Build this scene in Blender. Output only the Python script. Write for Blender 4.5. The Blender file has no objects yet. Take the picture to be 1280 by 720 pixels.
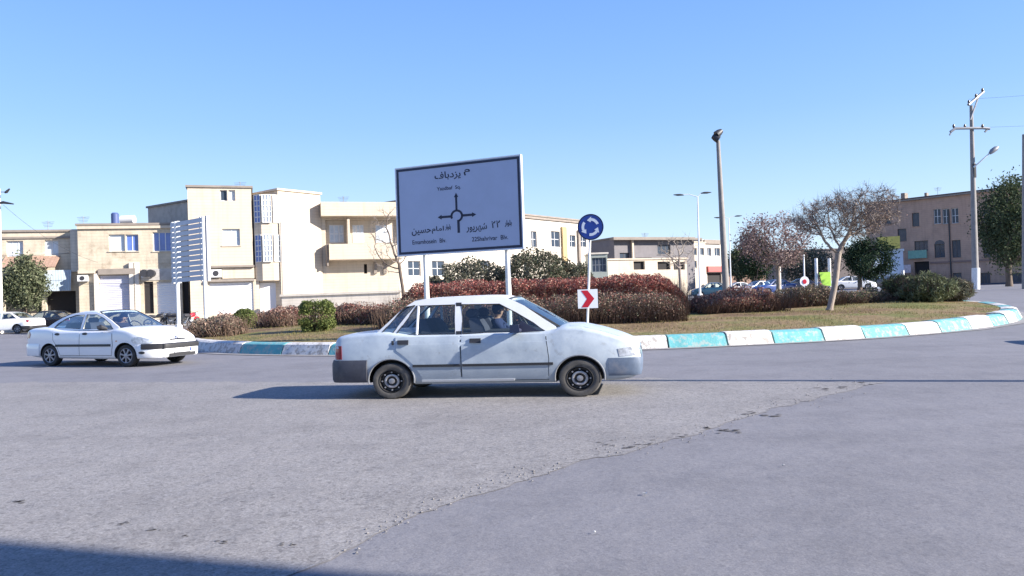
import bpy, bmesh, math, random
from mathutils import Vector, Matrix, noise, geometry
from mathutils.bvhtree import BVHTree
from mathutils.kdtree import KDTree
R = math.radians
scene = bpy.context.scene
COL = scene.collection
random.seed(7)

# ------------------------------------------------------------------ camera
F = 950.0                                  # focal length in pixels of a 1280 px wide picture
PITCH, ROLL = math.atan(11.6 / F), R(2.0)
EYE = Vector((0, 0, 1.42))
c_, s_ = math.cos(ROLL), math.sin(ROLL)
FW = Vector((0, math.cos(PITCH), math.sin(PITCH)))
U0 = Vector((0, -math.sin(PITCH), math.cos(PITCH)))
RT = Vector((1, 0, 0)) * c_ - U0 * s_
UP = U0 * c_ + Vector((1, 0, 0)) * s_
cam_data = bpy.data.cameras.new('camera')
cam_data.sensor_width = 36
cam_data.lens = F / 1280 * 36
cam_data.clip_end = 3000
cam = bpy.data.objects.new('camera', cam_data)
COL.objects.link(cam)
m = Matrix.Identity(4)
for i in range(3):
    m[i][0], m[i][1], m[i][2], m[i][3] = RT[i], UP[i], -FW[i], EYE[i]
cam.matrix_world = m
scene.camera = cam

# ------------------------------------------------------------------ light
SUN_AZ, SUN_EL = R(-18), R(25)             # azimuth from +X, elevation
sun_dir = Vector((math.cos(SUN_AZ) * math.cos(SUN_EL), math.sin(SUN_AZ) * math.cos(SUN_EL), math.sin(SUN_EL)))
sd = bpy.data.lights.new('sun', 'SUN')
sd.energy = 5.0
sd.angle = R(0.55)
sd.color = (1.0, 0.93, 0.84)
so = bpy.data.objects.new('sun', sd)
COL.objects.link(so)
so.rotation_euler = sun_dir.to_track_quat('Z', 'Y').to_euler()
so.location = (0, 0, 40)
world = bpy.data.worlds.new('World')
scene.world = world
world.use_nodes = True
nt = world.node_tree
nt.nodes.clear()
sky = nt.nodes.new('ShaderNodeTexSky')
sky.sky_type = 'NISHITA'
sky.sun_disc = False
sky.sun_elevation = SUN_EL
sky.sun_rotation = R(90) - SUN_AZ
sky.altitude = 1200
sky.air_density = 1.0
sky.dust_density = 0.25
sky.ozone_density = 2.6
bg = nt.nodes.new('ShaderNodeBackground')
bg.inputs['Strength'].default_value = 0.09
wo = nt.nodes.new('ShaderNodeOutputWorld')
# clear winter sky: the Nishita dome pulled towards the photograph's paler blue
tcw = nt.nodes.new('ShaderNodeTexCoord'); spw = nt.nodes.new('ShaderNodeSeparateXYZ'); nt.links.new(tcw.outputs['Generated'], spw.inputs[0])
rw_ = nt.nodes.new('ShaderNodeValToRGB'); rw_.color_ramp.interpolation = 'B_SPLINE'
rw_.color_ramp.elements[0].position = 0.0; rw_.color_ramp.elements[0].color = (.70, .82, .96, 1)
rw_.color_ramp.elements[1].position = 0.75; rw_.color_ramp.elements[1].color = (.10, .24, .76, 1)
for pos, c in ((.10, (.52, .72, .98)), (.22, (.28, .53, 1.0)), (.40, (.18, .395, .95))):
    e = rw_.color_ramp.elements.new(pos); e.color = lin_(c) if False else c + (1,)
nt.links.new(spw.outputs['Z'], rw_.inputs[0])
scw = nt.nodes.new('ShaderNodeVectorMath'); scw.operation = 'SCALE'; scw.inputs['Scale'].default_value = 5.4; nt.links.new(rw_.outputs[0], scw.inputs[0])
mxw = nt.nodes.new('ShaderNodeMix'); mxw.data_type = 'RGBA'; mxw.inputs['Factor'].default_value = 0.75
nt.links.new(sky.outputs[0], mxw.inputs[6]); nt.links.new(scw.outputs[0], mxw.inputs[7]); nt.links.new(mxw.outputs[2], bg.inputs[0])
nt.links.new(bg.outputs[0], wo.inputs[0])
scene.view_settings.view_transform = 'Standard'
scene.view_settings.look = 'None'
scene.view_settings.exposure = 1.3
scene.view_settings.gamma = 1
scene.view_settings.use_curve_mapping = False
try:
    scene.cycles.use_denoising = True
    scene.cycles.max_bounces = 6
    scene.cycles.transparent_max_bounces = 12
except Exception:
    pass

# ------------------------------------------------------------------ helpers
def ray(u, v):
    return (FW * F + RT * (u - 640) + UP * (360 - v)).normalized()
def at(u, v, Y):
    d = ray(u, v)
    return EYE + d * (Y / d.y)
def sstep(a, b, t):
    t = max(0.0, min(1.0, (t - a) / (b - a)))
    return t * t * (3 - 2 * t)
def gz(x, y):
    """height of the road surface"""
    return sstep(18, 50, y) * (0.45 + 0.014 * max(-20, min(35, x)))
ICX, ICY, IRX, IRY = 3.0, 32.6, 16.3, 13.4
def ell(x, y):
    return math.hypot((x - ICX) / IRX, (y - ICY) / IRY)
def iz(x, y):
    """height of the island's soil"""
    e = ell(x, y)
    return gz(x, y) + 0.31 + 0.13 * sstep(1.0, 0.75, e) + 0.025 * noise.noise((x * .7, y * .7, 0))
def hit(u, v, f):
    """where the line of sight meets the height field f"""
    d = ray(u, v)
    t = 2.0
    p = EYE + d * t
    while p.z > f(p.x, p.y) and t < 400:
        t += 0.03 if t < 60 else 0.3
        p = EYE + d * t
    return p

def lin(c):
    return tuple(c) + (1,) if len(c) == 3 else tuple(c)
MATS = {}
def mat(name, col, rough=0.7, var=0.0, vscale=3.0, metal=0.0, bump=0.0, bscale=40.0, dirt=None, dscale=1.5, damt=0.4, coat=0.0, spec=0.5, stretch=(1, 1, 1)):
    """principled material whose colour drifts with noise; dirt = a second colour in ragged patches"""
    if name in MATS: return MATS[name]
    M = bpy.data.materials.new(name); M.use_nodes = True
    n = M.node_tree.nodes; l = M.node_tree.links
    b = n['Principled BSDF']
    b.inputs['Base Color'].default_value = lin(col)
    b.inputs['Roughness'].default_value = rough
    b.inputs['Metallic'].default_value = metal
    b.inputs['Specular IOR Level'].default_value = spec
    if coat:
        b.inputs['Coat Weight'].default_value = coat
        b.inputs['Coat Roughness'].default_value = 0.08
    tc = n.new('ShaderNodeTexCoord'); mp = n.new('ShaderNodeMapping')
    mp.inputs['Scale'].default_value = stretch
    l.new(tc.outputs['Object'], mp.inputs[0])
    src = None
    if var:
        t = n.new('ShaderNodeTexNoise'); t.inputs['Scale'].default_value = vscale; t.inputs['Detail'].default_value = 6; t.inputs['Roughness'].default_value = 0.65
        l.new(mp.outputs[0], t.inputs['Vector'])
        r = n.new('ShaderNodeMapRange'); r.inputs['From Min'].default_value = 0.3; r.inputs['From Max'].default_value = 0.7
        r.inputs['To Min'].default_value = 1 - var; r.inputs['To Max'].default_value = 1 + var
        l.new(t.outputs[0], r.inputs[0])
        x = n.new('ShaderNodeVectorMath'); x.operation = 'SCALE'; x.inputs[0].default_value = col[:3]
        l.new(r.outputs[0], x.inputs['Scale'])
        src = x.outputs[0]
    if dirt is not None:
        t = n.new('ShaderNodeTexNoise'); t.inputs['Scale'].default_value = dscale; t.inputs['Detail'].default_value = 8; t.inputs['Roughness'].default_value = 0.7
        l.new(mp.outputs[0], t.inputs['Vector'])
        r = n.new('ShaderNodeMapRange'); r.inputs['From Min'].default_value = 0.52; r.inputs['From Max'].default_value = 0.66; r.inputs['To Max'].default_value = damt
        l.new(t.outputs[0], r.inputs[0])
        mx = n.new('ShaderNodeMix'); mx.data_type = 'RGBA'
        l.new(r.outputs[0], mx.inputs['Factor'])
        mx.inputs[6].default_value = lin(col); mx.inputs[7].default_value = lin(dirt)
        if src: l.new(src, mx.inputs[6])
        src = mx.outputs[2]
    if src: l.new(src, b.inputs['Base Color'])
    if bump:
        t = n.new('ShaderNodeTexNoise'); t.inputs['Scale'].default_value = bscale; t.inputs['Detail'].default_value = 4
        l.new(mp.outputs[0], t.inputs['Vector'])
        bp = n.new('ShaderNodeBump'); bp.inputs['Strength'].default_value = bump; bp.inputs['Distance'].default_value = 0.02
        l.new(t.outputs[0], bp.inputs['Height']); l.new(bp.outputs[0], b.inputs['Normal'])
    MATS[name] = M
    return M
def leafmat(name, cols, rough=0.8, trans=0.25):
    """each leaf its own colour out of a short ramp"""
    if name in MATS: return MATS[name]
    M = bpy.data.materials.new(name); M.use_nodes = True
    n = M.node_tree.nodes; l = M.node_tree.links
    b = n['Principled BSDF']; b.inputs['Roughness'].default_value = rough; b.inputs['Specular IOR Level'].default_value = 0.25
    g = n.new('ShaderNodeNewGeometry'); r = n.new('ShaderNodeValToRGB')
    while len(r.color_ramp.elements) < len(cols): r.color_ramp.elements.new(0.5)
    for i, c in enumerate(cols):
        r.color_ramp.elements[i].position = i / (len(cols) - 1); r.color_ramp.elements[i].color = lin(c)
    l.new(g.outputs['Random Per Island'], r.inputs[0])
    l.new(r.outputs[0], b.inputs['Base Color'])
    t = n.new('ShaderNodeBsdfTranslucent'); l.new(r.outputs[0], t.inputs[0])
    mx = n.new('ShaderNodeMixShader'); mx.inputs[0].default_value = trans
    l.new(b.outputs[0], mx.inputs[1]); l.new(t.outputs[0], mx.inputs[2])
    l.new(mx.outputs[0], n['Material Output'].inputs[0])
    MATS[name] = M
    return M
def glassmat(name, tint, refl=0.12):
    if name in MATS: return MATS[name]
    M = bpy.data.materials.new(name); M.use_nodes = True
    n = M.node_tree.nodes; l = M.node_tree.links
    n.remove(n['Principled BSDF'])
    t = n.new('ShaderNodeBsdfTransparent'); t.inputs[0].default_value = lin(tint)
    g = n.new('ShaderNodeBsdfGlossy'); g.inputs['Roughness'].default_value = 0.02; g.inputs[0].default_value = (1, 1, 1, 1)
    fr = n.new('ShaderNodeLayerWeight'); fr.inputs[0].default_value = 0.35
    mr = n.new('ShaderNodeMapRange'); mr.inputs['To Min'].default_value = refl * 0.5; mr.inputs['To Max'].default_value = 0.75
    l.new(fr.outputs['Facing'], mr.inputs[0])
    p = n.new('ShaderNodeMath'); p.operation = 'POWER'; p.inputs[1].default_value = 1.6
    l.new(mr.outputs[0], p.inputs[0])
    mx = n.new('ShaderNodeMixShader'); l.new(p.outputs[0], mx.inputs[0])
    l.new(t.outputs[0], mx.inputs[1]); l.new(g.outputs[0], mx.inputs[2])
    l.new(mx.outputs[0], n['Material Output'].inputs[0])
    MATS[name] = M
    return M

class MB:
    def __init__(s): s.v = []; s.f = []; s.m = []
    def add(s, vs, fs, mi=0):
        b = len(s.v); s.v += [tuple(p) for p in vs]
        s.f += [tuple(b + i for i in f) for f in fs]; s.m += [mi] * len(fs)
    def box(s, a, b, mi=0):
        x0, y0, z0 = a; x1, y1, z1 = b
        s.add([(x0, y0, z0), (x1, y0, z0), (x1, y1, z0), (x0, y1, z0), (x0, y0, z1), (x1, y0, z1), (x1, y1, z1), (x0, y1, z1)],
              [(0, 3, 2, 1), (4, 5, 6, 7), (0, 1, 5, 4), (1, 2, 6, 5), (2, 3, 7, 6), (3, 0, 4, 7)], mi)
    def hexa(s, p, mi=0):
        s.add(p, [(0, 3, 2, 1), (4, 5, 6, 7), (0, 1, 5, 4), (1, 2, 6, 5), (2, 3, 7, 6), (3, 0, 4, 7)], mi)
    def tube(s, pts, rad, n=8, mi=0, cap=True):
        pts = [Vector(p) for p in pts]
        if not isinstance(rad, (list, tuple)): rad = [rad] * len(pts)
        rings = []
        ref = None
        for i, p in enumerate(pts):
            d = (pts[min(i + 1, len(pts) - 1)] - pts[max(i - 1, 0)])
            if d.length < 1e-9: d = Vector((0, 0, 1))
            d.normalize()
            if ref is None: ref = Vector((1, 0, 0)) if abs(d.x) < 0.8 else Vector((0, 1, 0))
            a = ref - d * ref.dot(d)
            if a.length < 1e-6: a = d.orthogonal()
            a.normalize(); ref = a
            b = d.cross(a)
            rings.append([p + (a * math.cos(t) + b * math.sin(t)) * rad[i] for t in [2 * math.pi * k / n for k in range(n)]])
        vs = [q for r in rings for q in r]; fs = []
        for i in range(len(pts) - 1):
            for k in range(n):
                fs.append((i * n + k, i * n + (k + 1) % n, (i + 1) * n + (k + 1) % n, (i + 1) * n + k))
        if cap:
            fs.append(tuple(range(n))[::-1]); fs.append(tuple((len(pts) - 1) * n + k for k in range(n)))
        s.add(vs, fs, mi)
    def lathe(s, prof, n=24, mi=0, axis='y', c=(0, 0, 0)):
        """prof: (radius, offset along axis)"""
        vs = []; fs = []
        for r, h in prof:
            for k in range(n):
                t = 2 * math.pi * k / n
                if axis == 'y': vs.append((c[0] + r * math.cos(t), c[1] + h, c[2] + r * math.sin(t)))
                else: vs.append((c[0] + r * math.cos(t), c[1] + r * math.sin(t), c[2] + h))
        for i in range(len(prof) - 1):
            for k in range(n):
                fs.append((i * n + k, i * n + (k + 1) % n, (i + 1) * n + (k + 1) % n, (i + 1) * n + k))
        s.add(vs, fs, mi)
    def prism(s, poly, d0, d1, axis='y', mi=0):
        n = len(poly)
        if axis == 'y': vs = [(a, d0, b) for a, b in poly] + [(a, d1, b) for a, b in poly]
        elif axis == 'x': vs = [(d0, a, b) for a, b in poly] + [(d1, a, b) for a, b in poly]
        else: vs = [(a, b, d0) for a, b in poly] + [(a, b, d1) for a, b in poly]
        tri = geometry.tessellate_polygon([[Vector((a, b, 0)) for a, b in poly]])
        fs = [tuple(t) for t in tri] + [tuple(i + n for i in t)[::-1] for t in tri]
        fs += [(i, (i + 1) % n, (i + 1) % n + n, i + n) for i in range(n)]
        s.add(vs, fs, mi)
    def build(s, name, mats, parent=None, smooth=False, local=None):
        me = bpy.data.meshes.new(name)
        off = Vector((0, 0, 0)); q_ = parent
        while q_ is not None: off = off + q_.location; q_ = q_.parent
        if local is not None: off = Vector(local)
        me.from_pydata([(x - off.x, y - off.y, z - off.z) for x, y, z in s.v], [], s.f)
        if not isinstance(mats, (list, tuple)): mats = [mats]
        for q in mats: me.materials.append(q)
        if len(mats) > 1: me.polygons.foreach_set('material_index', s.m)
        bm = bmesh.new(); bm.from_mesh(me); bmesh.ops.recalc_face_normals(bm, faces=bm.faces) if len(bm.faces) < 60000 else None
        bm.to_mesh(me); bm.free()
        if smooth:
            me.polygons.foreach_set('use_smooth', [True] * len(me.polygons))
            me.set_sharp_from_angle(angle=R(35))
        me.update()
        o = bpy.data.objects.new(name, me); COL.objects.link(o)
        if parent is not None: o.parent = parent
        elif local is not None: o.location = local
        return o
def tag(o, label=None, cat=None, group=None, kind=None):
    if label: o['label'] = label
    if cat: o['category'] = cat
    if group: o['group'] = group
    if kind: o['kind'] = kind
    return o
def thing(name, loc, label, cat, group=None, rz=0):
    o = bpy.data.objects.new(name, None); COL.objects.link(o)
    o.empty_display_size = 0.2
    o.location = loc; o.rotation_euler = (0, 0, rz)
    return tag(o, label, cat, group)
def copy_tree(o, parent=None):
    c = o.copy(); COL.objects.link(c); c.parent = parent
    for ch in list(o.children): copy_tree(ch, c)
    return c
def pchip(pts):
    xs = [p[0] for p in pts]; ys = [p[1] for p in pts]
    d = [(ys[i + 1] - ys[i]) / (xs[i + 1] - xs[i]) for i in range(len(xs) - 1)]
    mm = [d[0]] + [0 if d[i - 1] * d[i] <= 0 else 2 * d[i - 1] * d[i] / (d[i - 1] + d[i]) for i in range(1, len(d))] + [d[-1]]
    def f(x):
        if x <= xs[0]: return ys[0]
        if x >= xs[-1]: return ys[-1]
        i = 0
        while x > xs[i + 1]: i += 1
        h = xs[i + 1] - xs[i]; t = (x - xs[i]) / h
        return ((2 * t ** 3 - 3 * t ** 2 + 1) * ys[i] + (t ** 3 - 2 * t ** 2 + t) * h * mm[i] + (-2 * t ** 3 + 3 * t ** 2) * ys[i + 1] + (t ** 3 - t ** 2) * h * mm[i + 1])
    return f

# ------------------------------------------------------------------ ground, road, island
def road_material(name, base, dark, grain, grain_amt, crack, bumpy):
    M = bpy.data.materials.new(name); M.use_nodes = True
    n = M.node_tree.nodes; l = M.node_tree.links; b = n['Principled BSDF']
    b.inputs['Roughness'].default_value = 0.82; b.inputs['Specular IOR Level'].default_value = 0.3
    tc = n.new('ShaderNodeTexCoord')
    def nz(scale, detail=5, rough=0.6, vec=None):
        t = n.new('ShaderNodeTexNoise'); t.inputs['Scale'].default_value = scale; t.inputs['Detail'].default_value = detail; t.inputs['Roughness'].default_value = rough
        l.new(vec or tc.outputs['Object'], t.inputs['Vector']); return t.outputs[0]
    def rng(s, a, b_, c, d):
        r = n.new('ShaderNodeMapRange'); r.inputs['From Min'].default_value = a; r.inputs['From Max'].default_value = b_
        r.inputs['To Min'].default_value = c; r.inputs['To Max'].default_value = d; l.new(s, r.inputs[0]); return r.outputs[0]
    def mixc(f, a, c):
        x = n.new('ShaderNodeMix'); x.data_type = 'RGBA'; l.new(f, x.inputs['Factor'])
        for i, q in ((6, a), (7, c)):
            if isinstance(q, tuple): x.inputs[i].default_value = lin(q)
            else: l.new(q, x.inputs[i])
        return x.outputs[2]
    big = rng(nz(0.22, 4), 0.35, 0.65, 0, 1)
    c = mixc(big, base, tuple(0.87 * v for v in base))
    mp = n.new('ShaderNodeMapping'); mp.inputs['Scale'].default_value = (0.25, 1.9, 1); mp.inputs['Rotation'].default_value = (0, 0, 0.22); l.new(tc.outputs['Object'], mp.inputs[0])
    c = mixc(rng(nz(1.1, 6, 0.6, mp.outputs[0]), 0.5, 0.75, 0, 0.4), c, dark)          # long wheel-worn streaks
    mp2 = n.new('ShaderNodeMapping'); mp2.inputs['Scale'].default_value = (0.12, 1.5, 1); mp2.inputs['Rotation'].default_value = (0, 0, -0.8); l.new(tc.outputs['Object'], mp2.inputs[0])
    c = mixc(rng(nz(0.9, 5, 0.6, mp2.outputs[0]), 0.52, 0.72, 0, 0.5), c, dark)          # turning tyre tracks
    c = mixc(rng(nz(3.5, 6, 0.7), 0.55, 0.75, 0, 0.35), c, dark)
    # stones
    vo = n.new('ShaderNodeTexVoronoi'); vo.inputs['Scale'].default_value = grain; l.new(tc.outputs['Object'], vo.inputs['Vector'])
    sep = n.new('ShaderNodeSeparateColor'); l.new(vo.outputs['Color'], sep.inputs[0])
    c = mixc(rng(sep.outputs[0], 0.0, 1.0, 0, grain_amt), c, (0.56, 0.55, 0.53))
    c = mixc(rng(sep.outputs[1], 0.55, 1.0, 0, grain_amt * 1.5), c, tuple(0.35 * v for v in dark))
    vo2 = n.new('ShaderNodeTexVoronoi'); vo2.inputs['Scale'].default_value = grain * .37; l.new(tc.outputs['Object'], vo2.inputs['Vector'])
    sep2 = n.new('ShaderNodeSeparateColor'); l.new(vo2.outputs['Color'], sep2.inputs[0])
    c = mixc(rng(sep2.outputs[0], 0.80, 1.0, 0, grain_amt * 1.6), c, tuple(0.3 * v for v in dark))
    c = mixc(rng(sep2.outputs[1], 0.85, 1.0, 0, grain_amt * .8), c, (0.42, 0.41, 0.40))
    c = mixc(rng(nz(0.75, 8, 0.75), 0.48, 0.60, 0, 0.22), c, tuple(0.62 * v for v in dark))   # oil and patched places
    # cracks
    vc = n.new('ShaderNodeTexVoronoi'); vc.feature = 'DISTANCE_TO_EDGE'; vc.inputs['Scale'].default_value = 0.55
    wob = n.new('ShaderNodeMix'); wob.data_type = 'VECTOR'; wob.inputs['Factor'].default_value = 0.25
    wn = n.new('ShaderNodeTexNoise'); wn.inputs['Scale'].default_value = 1.6; wn.inputs['Detail'].default_value = 6; l.new(tc.outputs['Object'], wn.inputs['Vector'])
    l.new(tc.outputs['Object'], wob.inputs[4]); l.new(wn.outputs['Color'], wob.inputs[5]); l.new(wob.outputs[1], vc.inputs['Vector'])
    line = rng(vc.outputs['Distance'], 0.0, 0.006, 1, 0)
    gate = rng(nz(1.3, 5, 0.7), 0.5, 0.68, 0, crack)
    mu = n.new('ShaderNodeMath'); mu.operation = 'MULTIPLY'; l.new(line, mu.inputs[0]); l.new(gate, mu.inputs[1])
    c = mixc(mu.outputs[0], c, (0.05, 0.05, 0.055))
    l.new(c, b.inputs['Base Color'])
    bp = n.new('ShaderNodeBump'); bp.inputs['Strength'].default_value = bumpy; bp.inputs['Distance'].default_value = 0.01
    l.new(sep.outputs[2], bp.inputs['Height'])
    b2 = n.new('ShaderNodeBump'); b2.inputs['Strength'].default_value = 0.35; b2.inputs['Distance'].default_value = 0.05
    l.new(nz(2.2, 6, 0.6), b2.inputs['Height']); l.new(bp.outputs[0], b2.inputs['Normal'])
    l.new(b2.outputs[0], b.inputs['Normal'])
    return M
M_smooth = road_material('smooth_asphalt', (0.178, 0.174, 0.188), (0.135, 0.132, 0.145), 120, 0.12, 0.25, 0.14)
M_coarse = road_material('coarse_asphalt', (0.222, 0.208, 0.20), (0.16, 0.15, 0.147), 85, 0.24, 0.5, 0.38)
M_rubble = road_material('broken_asphalt', (0.2, 0.19, 0.18), (0.12, 0.12, 0.12), 26, 0.5, 1.0, 0.9)

def frange(a, b, s):
    r = []
    while a < b: r.append(a); a += s
    return r + [b]
xs = frange(-600, -60, 60) + frange(-60, 60, 1.5)[1:] + frange(60, 600, 60)[1:]
ys = frange(-60, 10, 10) + frange(10, 60, 1.2)[1:] + frange(60, 900, 60)[1:]
g = MB()
g.add([(x, y, gz(x, y)) for y in ys for x in xs], [(j * len(xs) + i, j * len(xs) + i + 1, (j + 1) * len(xs) + i + 1, (j + 1) * len(xs) + i) for j in range(len(ys) - 1) for i in range(len(xs) - 1)])
tag(g.build('road', M_smooth, smooth=True), kind='structure')

def ragged(pts, amp, step, seed=0):
    """densify a ground polyline and roughen it"""
    out = []
    for i in range(len(pts) - 1):
        a, b = Vector(pts[i]), Vector(pts[i + 1])
        n = max(1, int((b - a).length / step))
        for k in range(n):
            p = a.lerp(b, k / n)
            out.append((p.x + amp * noise.noise((p.x * 2.3, p.y * 2.3, seed)) + amp * .5 * noise.noise((p.x * 9, p.y * 9, seed + 3)),
                        p.y + amp * noise.noise((p.x * 2.3, p.y * 2.3, seed + 9)) + amp * .5 * noise.noise((p.x * 9, p.y * 9, seed + 5))))
    return out
def gp(u, v):
    p = hit(u, v, gz); return (p.x, p.y)
def sheet(name, poly, z, M):
    tri = geometry.tessellate_polygon([[Vector((x, y, 0)) for x, y in poly]])
    b = MB(); b.add([(x, y, z) for x, y in poly], [tuple(t) for t in tri])
    return tag(b.build(name, M), kind='structure')
edge = [gp(330, 735), gp(395, 708), gp(470, 668), gp(560, 630), gp(640, 602), gp(750, 574), gp(860, 547), gp(935, 521), gp(1010, 501), gp(1065, 488), gp(1105, 478)]
back = [gp(960, 476), gp(800, 473), gp(600, 474), gp(400, 478), gp(200, 478), gp(60, 478), gp(-120, 482), (-14, 9)]
poly = ragged([(-14, -4), (-2.5, -4), (-1.3, 2)] + edge, 0.10, 0.07, 1) + ragged([edge[-1]] + back, 0.35, 0.3, 2) + [(-14, 9)]
sheet('worn_asphalt_road', poly, 0.004, M_coarse)
# broken bits, potholes along the seam and in the worn surface
k = 0
rb = MB()
spots = [(760, 556, 26, 7), (783, 560, 16, 4), (815, 555, 22, 4), (850, 546, 26, 5), (878, 536, 22, 6), (905, 538, 24, 4), (915, 540, 18, 3), (945, 517, 18, 4), (968, 520, 12, 3), (1050, 484, 26, 2.4),
         (1075, 480, 22, 2), (1030, 487, 22, 2), (152, 656, 12, 5), (280, 681, 10, 3), (362, 682, 14, 2), (24, 629, 9, 2), (240, 672, 14, 2), (190, 664, 12, 2)]
for (u, v, w, h) in spots:
    for q in range(6):
        uu = u + random.gauss(0, w * .4); vv = v + random.gauss(0, h * .4)
        c0 = Vector(gp(uu, vv)); r0 = (0.006 + random.random() * 0.038) * min(1, c0.y / 8.5) ** 2
        n = 9
        pl = [(c0.x + r0 * 1.5 * random.uniform(.5, 1.3) * math.cos(6.283 * i / n), c0.y + r0 * random.uniform(.5, 1.3) * math.sin(6.283 * i / n)) for i in range(n)]
        rb.add([(x, y, 0.0075) for x, y in pl], [tuple(range(n))])
tag(rb.build('road_potholes', mat('tar_dark', (0.09, 0.085, 0.085), 0.9, 0.3, 20)), kind='structure')
# loose stones on the seam
st = MB()
for q in range(260):
    u = random.uniform(420, 1100); e = [(420, 695), (470, 668), (560, 630), (640, 602), (750, 572), (860, 547), (935, 521), (1010, 501), (1100, 480)]
    for i in range(len(e) - 1):
        if e[i][0] <= u <= e[i + 1][0]:
            v = e[i][1] + (e[i + 1][1] - e[i][1]) * (u - e[i][0]) / (e[i + 1][0] - e[i][0]) + random.gauss(-4, 7)
    c0 = gp(u, v); r0 = random.uniform(.004, .013)
    ico = [(1, 0, 0), (-1, 0, 0), (0, 1, 0), (0, -1, 0), (0, 0, .8), (0, 0, -.5)]
    st.add([(c0[0] + r0 * a * random.uniform(.7, 1.3), c0[1] + r0 * b * random.uniform(.7, 1.3), .008 + r0 * c * .8) for a, b, c in ico], [(0, 2, 4), (2, 1, 4), (1, 3, 4), (3, 0, 4), (2, 0, 5), (1, 2, 5), (3, 1, 5), (0, 3, 5)])
tag(st.build('gravel', mat('loose_stone', (0.2, 0.19, 0.185), 0.9, 0.5, 30)), 'loose stones scattered along the seam of the two asphalts', 'gravel', kind='stuff')

# island soil
M_soil = bpy.data.materials.new('island_soil'); M_soil.use_nodes = True
n = M_soil.node_tree.nodes; l = M_soil.node_tree.links; b = n['Principled BSDF']; b.inputs['Roughness'].default_value = 0.95; b.inputs['Specular IOR Level'].default_value = 0.1
tc = n.new('ShaderNodeTexCoord')
t1 = n.new('ShaderNodeTexNoise'); t1.inputs['Scale'].default_value = 0.45; t1.inputs['Detail'].default_value = 7; l.new(tc.outputs['Object'], t1.inputs['Vector'])
r1 = n.new('ShaderNodeValToRGB'); r1.color_ramp.elements[0].position = 0.36; r1.color_ramp.elements[0].color = (0.15, 0.10, 0.06, 1)
r1.color_ramp.elements[1].position = 0.62; r1.color_ramp.elements[1].color = (0.13, 0.135, 0.05, 1)
e = r1.color_ramp.elements.new(0.49); e.color = (0.21, 0.155, 0.085, 1)
l.new(t1.outputs[0], r1.inputs[0])
t2 = n.new('ShaderNodeTexNoise'); t2.inputs['Scale'].default_value = 9; t2.inputs['Detail'].default_value = 6; l.new(tc.outputs['Object'], t2.inputs['Vector'])
mr = n.new('ShaderNodeMapRange'); mr.inputs['From Min'].default_value = .3; mr.inputs['From Max'].default_value = .7; mr.inputs['To Min'].default_value = 0.65; mr.inputs['To Max'].default_value = 1.35; l.new(t2.outputs[0], mr.inputs[0])
vm = n.new('ShaderNodeVectorMath'); vm.operation = 'SCALE'; l.new(r1.outputs[0], vm.inputs[0]); l.new(mr.outputs[0], vm.inputs['Scale']); l.new(vm.outputs[0], b.inputs['Base Color'])
bp = n.new('ShaderNodeBump'); bp.inputs['Strength'].default_value = 0.6; bp.inputs['Distance'].default_value = 0.08; l.new(t2.outputs[0], bp.inputs['Height']); l.new(bp.outputs[0], b.inputs['Normal'])
g = MB(); NR, NA = 26, 160
vs = [(ICX, ICY, iz(ICX, ICY))]; fs = []
for j in range(1, NR + 1):
    rr = j / NR * 0.986
    for i in range(NA):
        a = 2 * math.pi * i / NA
        x = ICX + IRX * rr * math.cos(a); y = ICY + IRY * rr * math.sin(a)
        vs.append((x, y, iz(x, y)))
for i in range(NA): fs.append((0, 1 + i, 1 + (i + 1) % NA))
for j in range(NR - 1):
    for i in range(NA):
        a = 1 + j * NA + i; a2 = 1 + j * NA + (i + 1) % NA
        fs.append((a, a + NA, a2 + NA, a2))
g.add(vs, fs)
tag(g.build('island_ground', M_soil, smooth=True), kind='structure')

# kerb: painted blocks; angles found from where the photo's joints stand on the ellipse
def kerb_angle(u):
    d = ray(u, 420); best = None
    for i in range(1600):
        a = math.pi * 0.96 + i / 1600 * math.pi * 1.08
        x = ICX + IRX * math.cos(a); y = ICY + IRY * math.sin(a)
        e = abs(x / y - d.x / d.y)
        if best is None or e < best[0]: best = (e, a)
    return best[1]
joints = [kerb_angle(q) for q in (265, 305, 357, 415)] + [kerb_angle(q) for q in (833, 906, 963, 1025, 1075, 1130, 1170, 1208)]
left, right = joints[:4], joints[4:]
mid = [left[-1] + (right[0] - left[-1]) * (i / 6) for i in range(1, 6)]
angs = left + mid + right
while angs[-1] < math.pi * 2.35: angs.append(angs[-1] + 0.092)
while angs[0] > math.pi * 0.7: angs.insert(0, angs[0] - 0.092)
i0 = angs.index(right[0])
full = angs
step = (full[0] + 2 * math.pi - full[-1])
nb = max(2, int(round(step / 0.092)))
nb += (nb + len(full) - 1) % 2
full = full + [full[-1] + step * i / nb for i in range(1, nb + 1)]
def paint(name, col, chip, amt):
    M = mat(name, col, 0.75, 0.10, 2.5, bump=0.4, bscale=25)
    n = M.node_tree.nodes; l = M.node_tree.links; b = n['Principled BSDF']
    src = b.inputs['Base Color'].links[0].from_socket
    tc = n.new('ShaderNodeTexCoord')
    t = n.new('ShaderNodeTexNoise'); t.inputs['Scale'].default_value = 7; t.inputs['Detail'].default_value = 9; t.inputs['Roughness'].default_value = 0.75; l.new(tc.outputs['Object'], t.inputs['Vector'])
    r = n.new('ShaderNodeMapRange'); r.inputs['From Min'].default_value = 0.51; r.inputs['From Max'].default_value = 0.555; r.inputs['To Max'].default_value = amt; l.new(t.outputs[0], r.inputs[0])
    x = n.new('ShaderNodeMix'); x.data_type = 'RGBA'; l.new(r.outputs[0], x.inputs['Factor']); l.new(src, x.inputs[6]); x.inputs[7].default_value = lin(chip)
    l.new(x.outputs[2], b.inputs['Base Color']); return M
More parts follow.
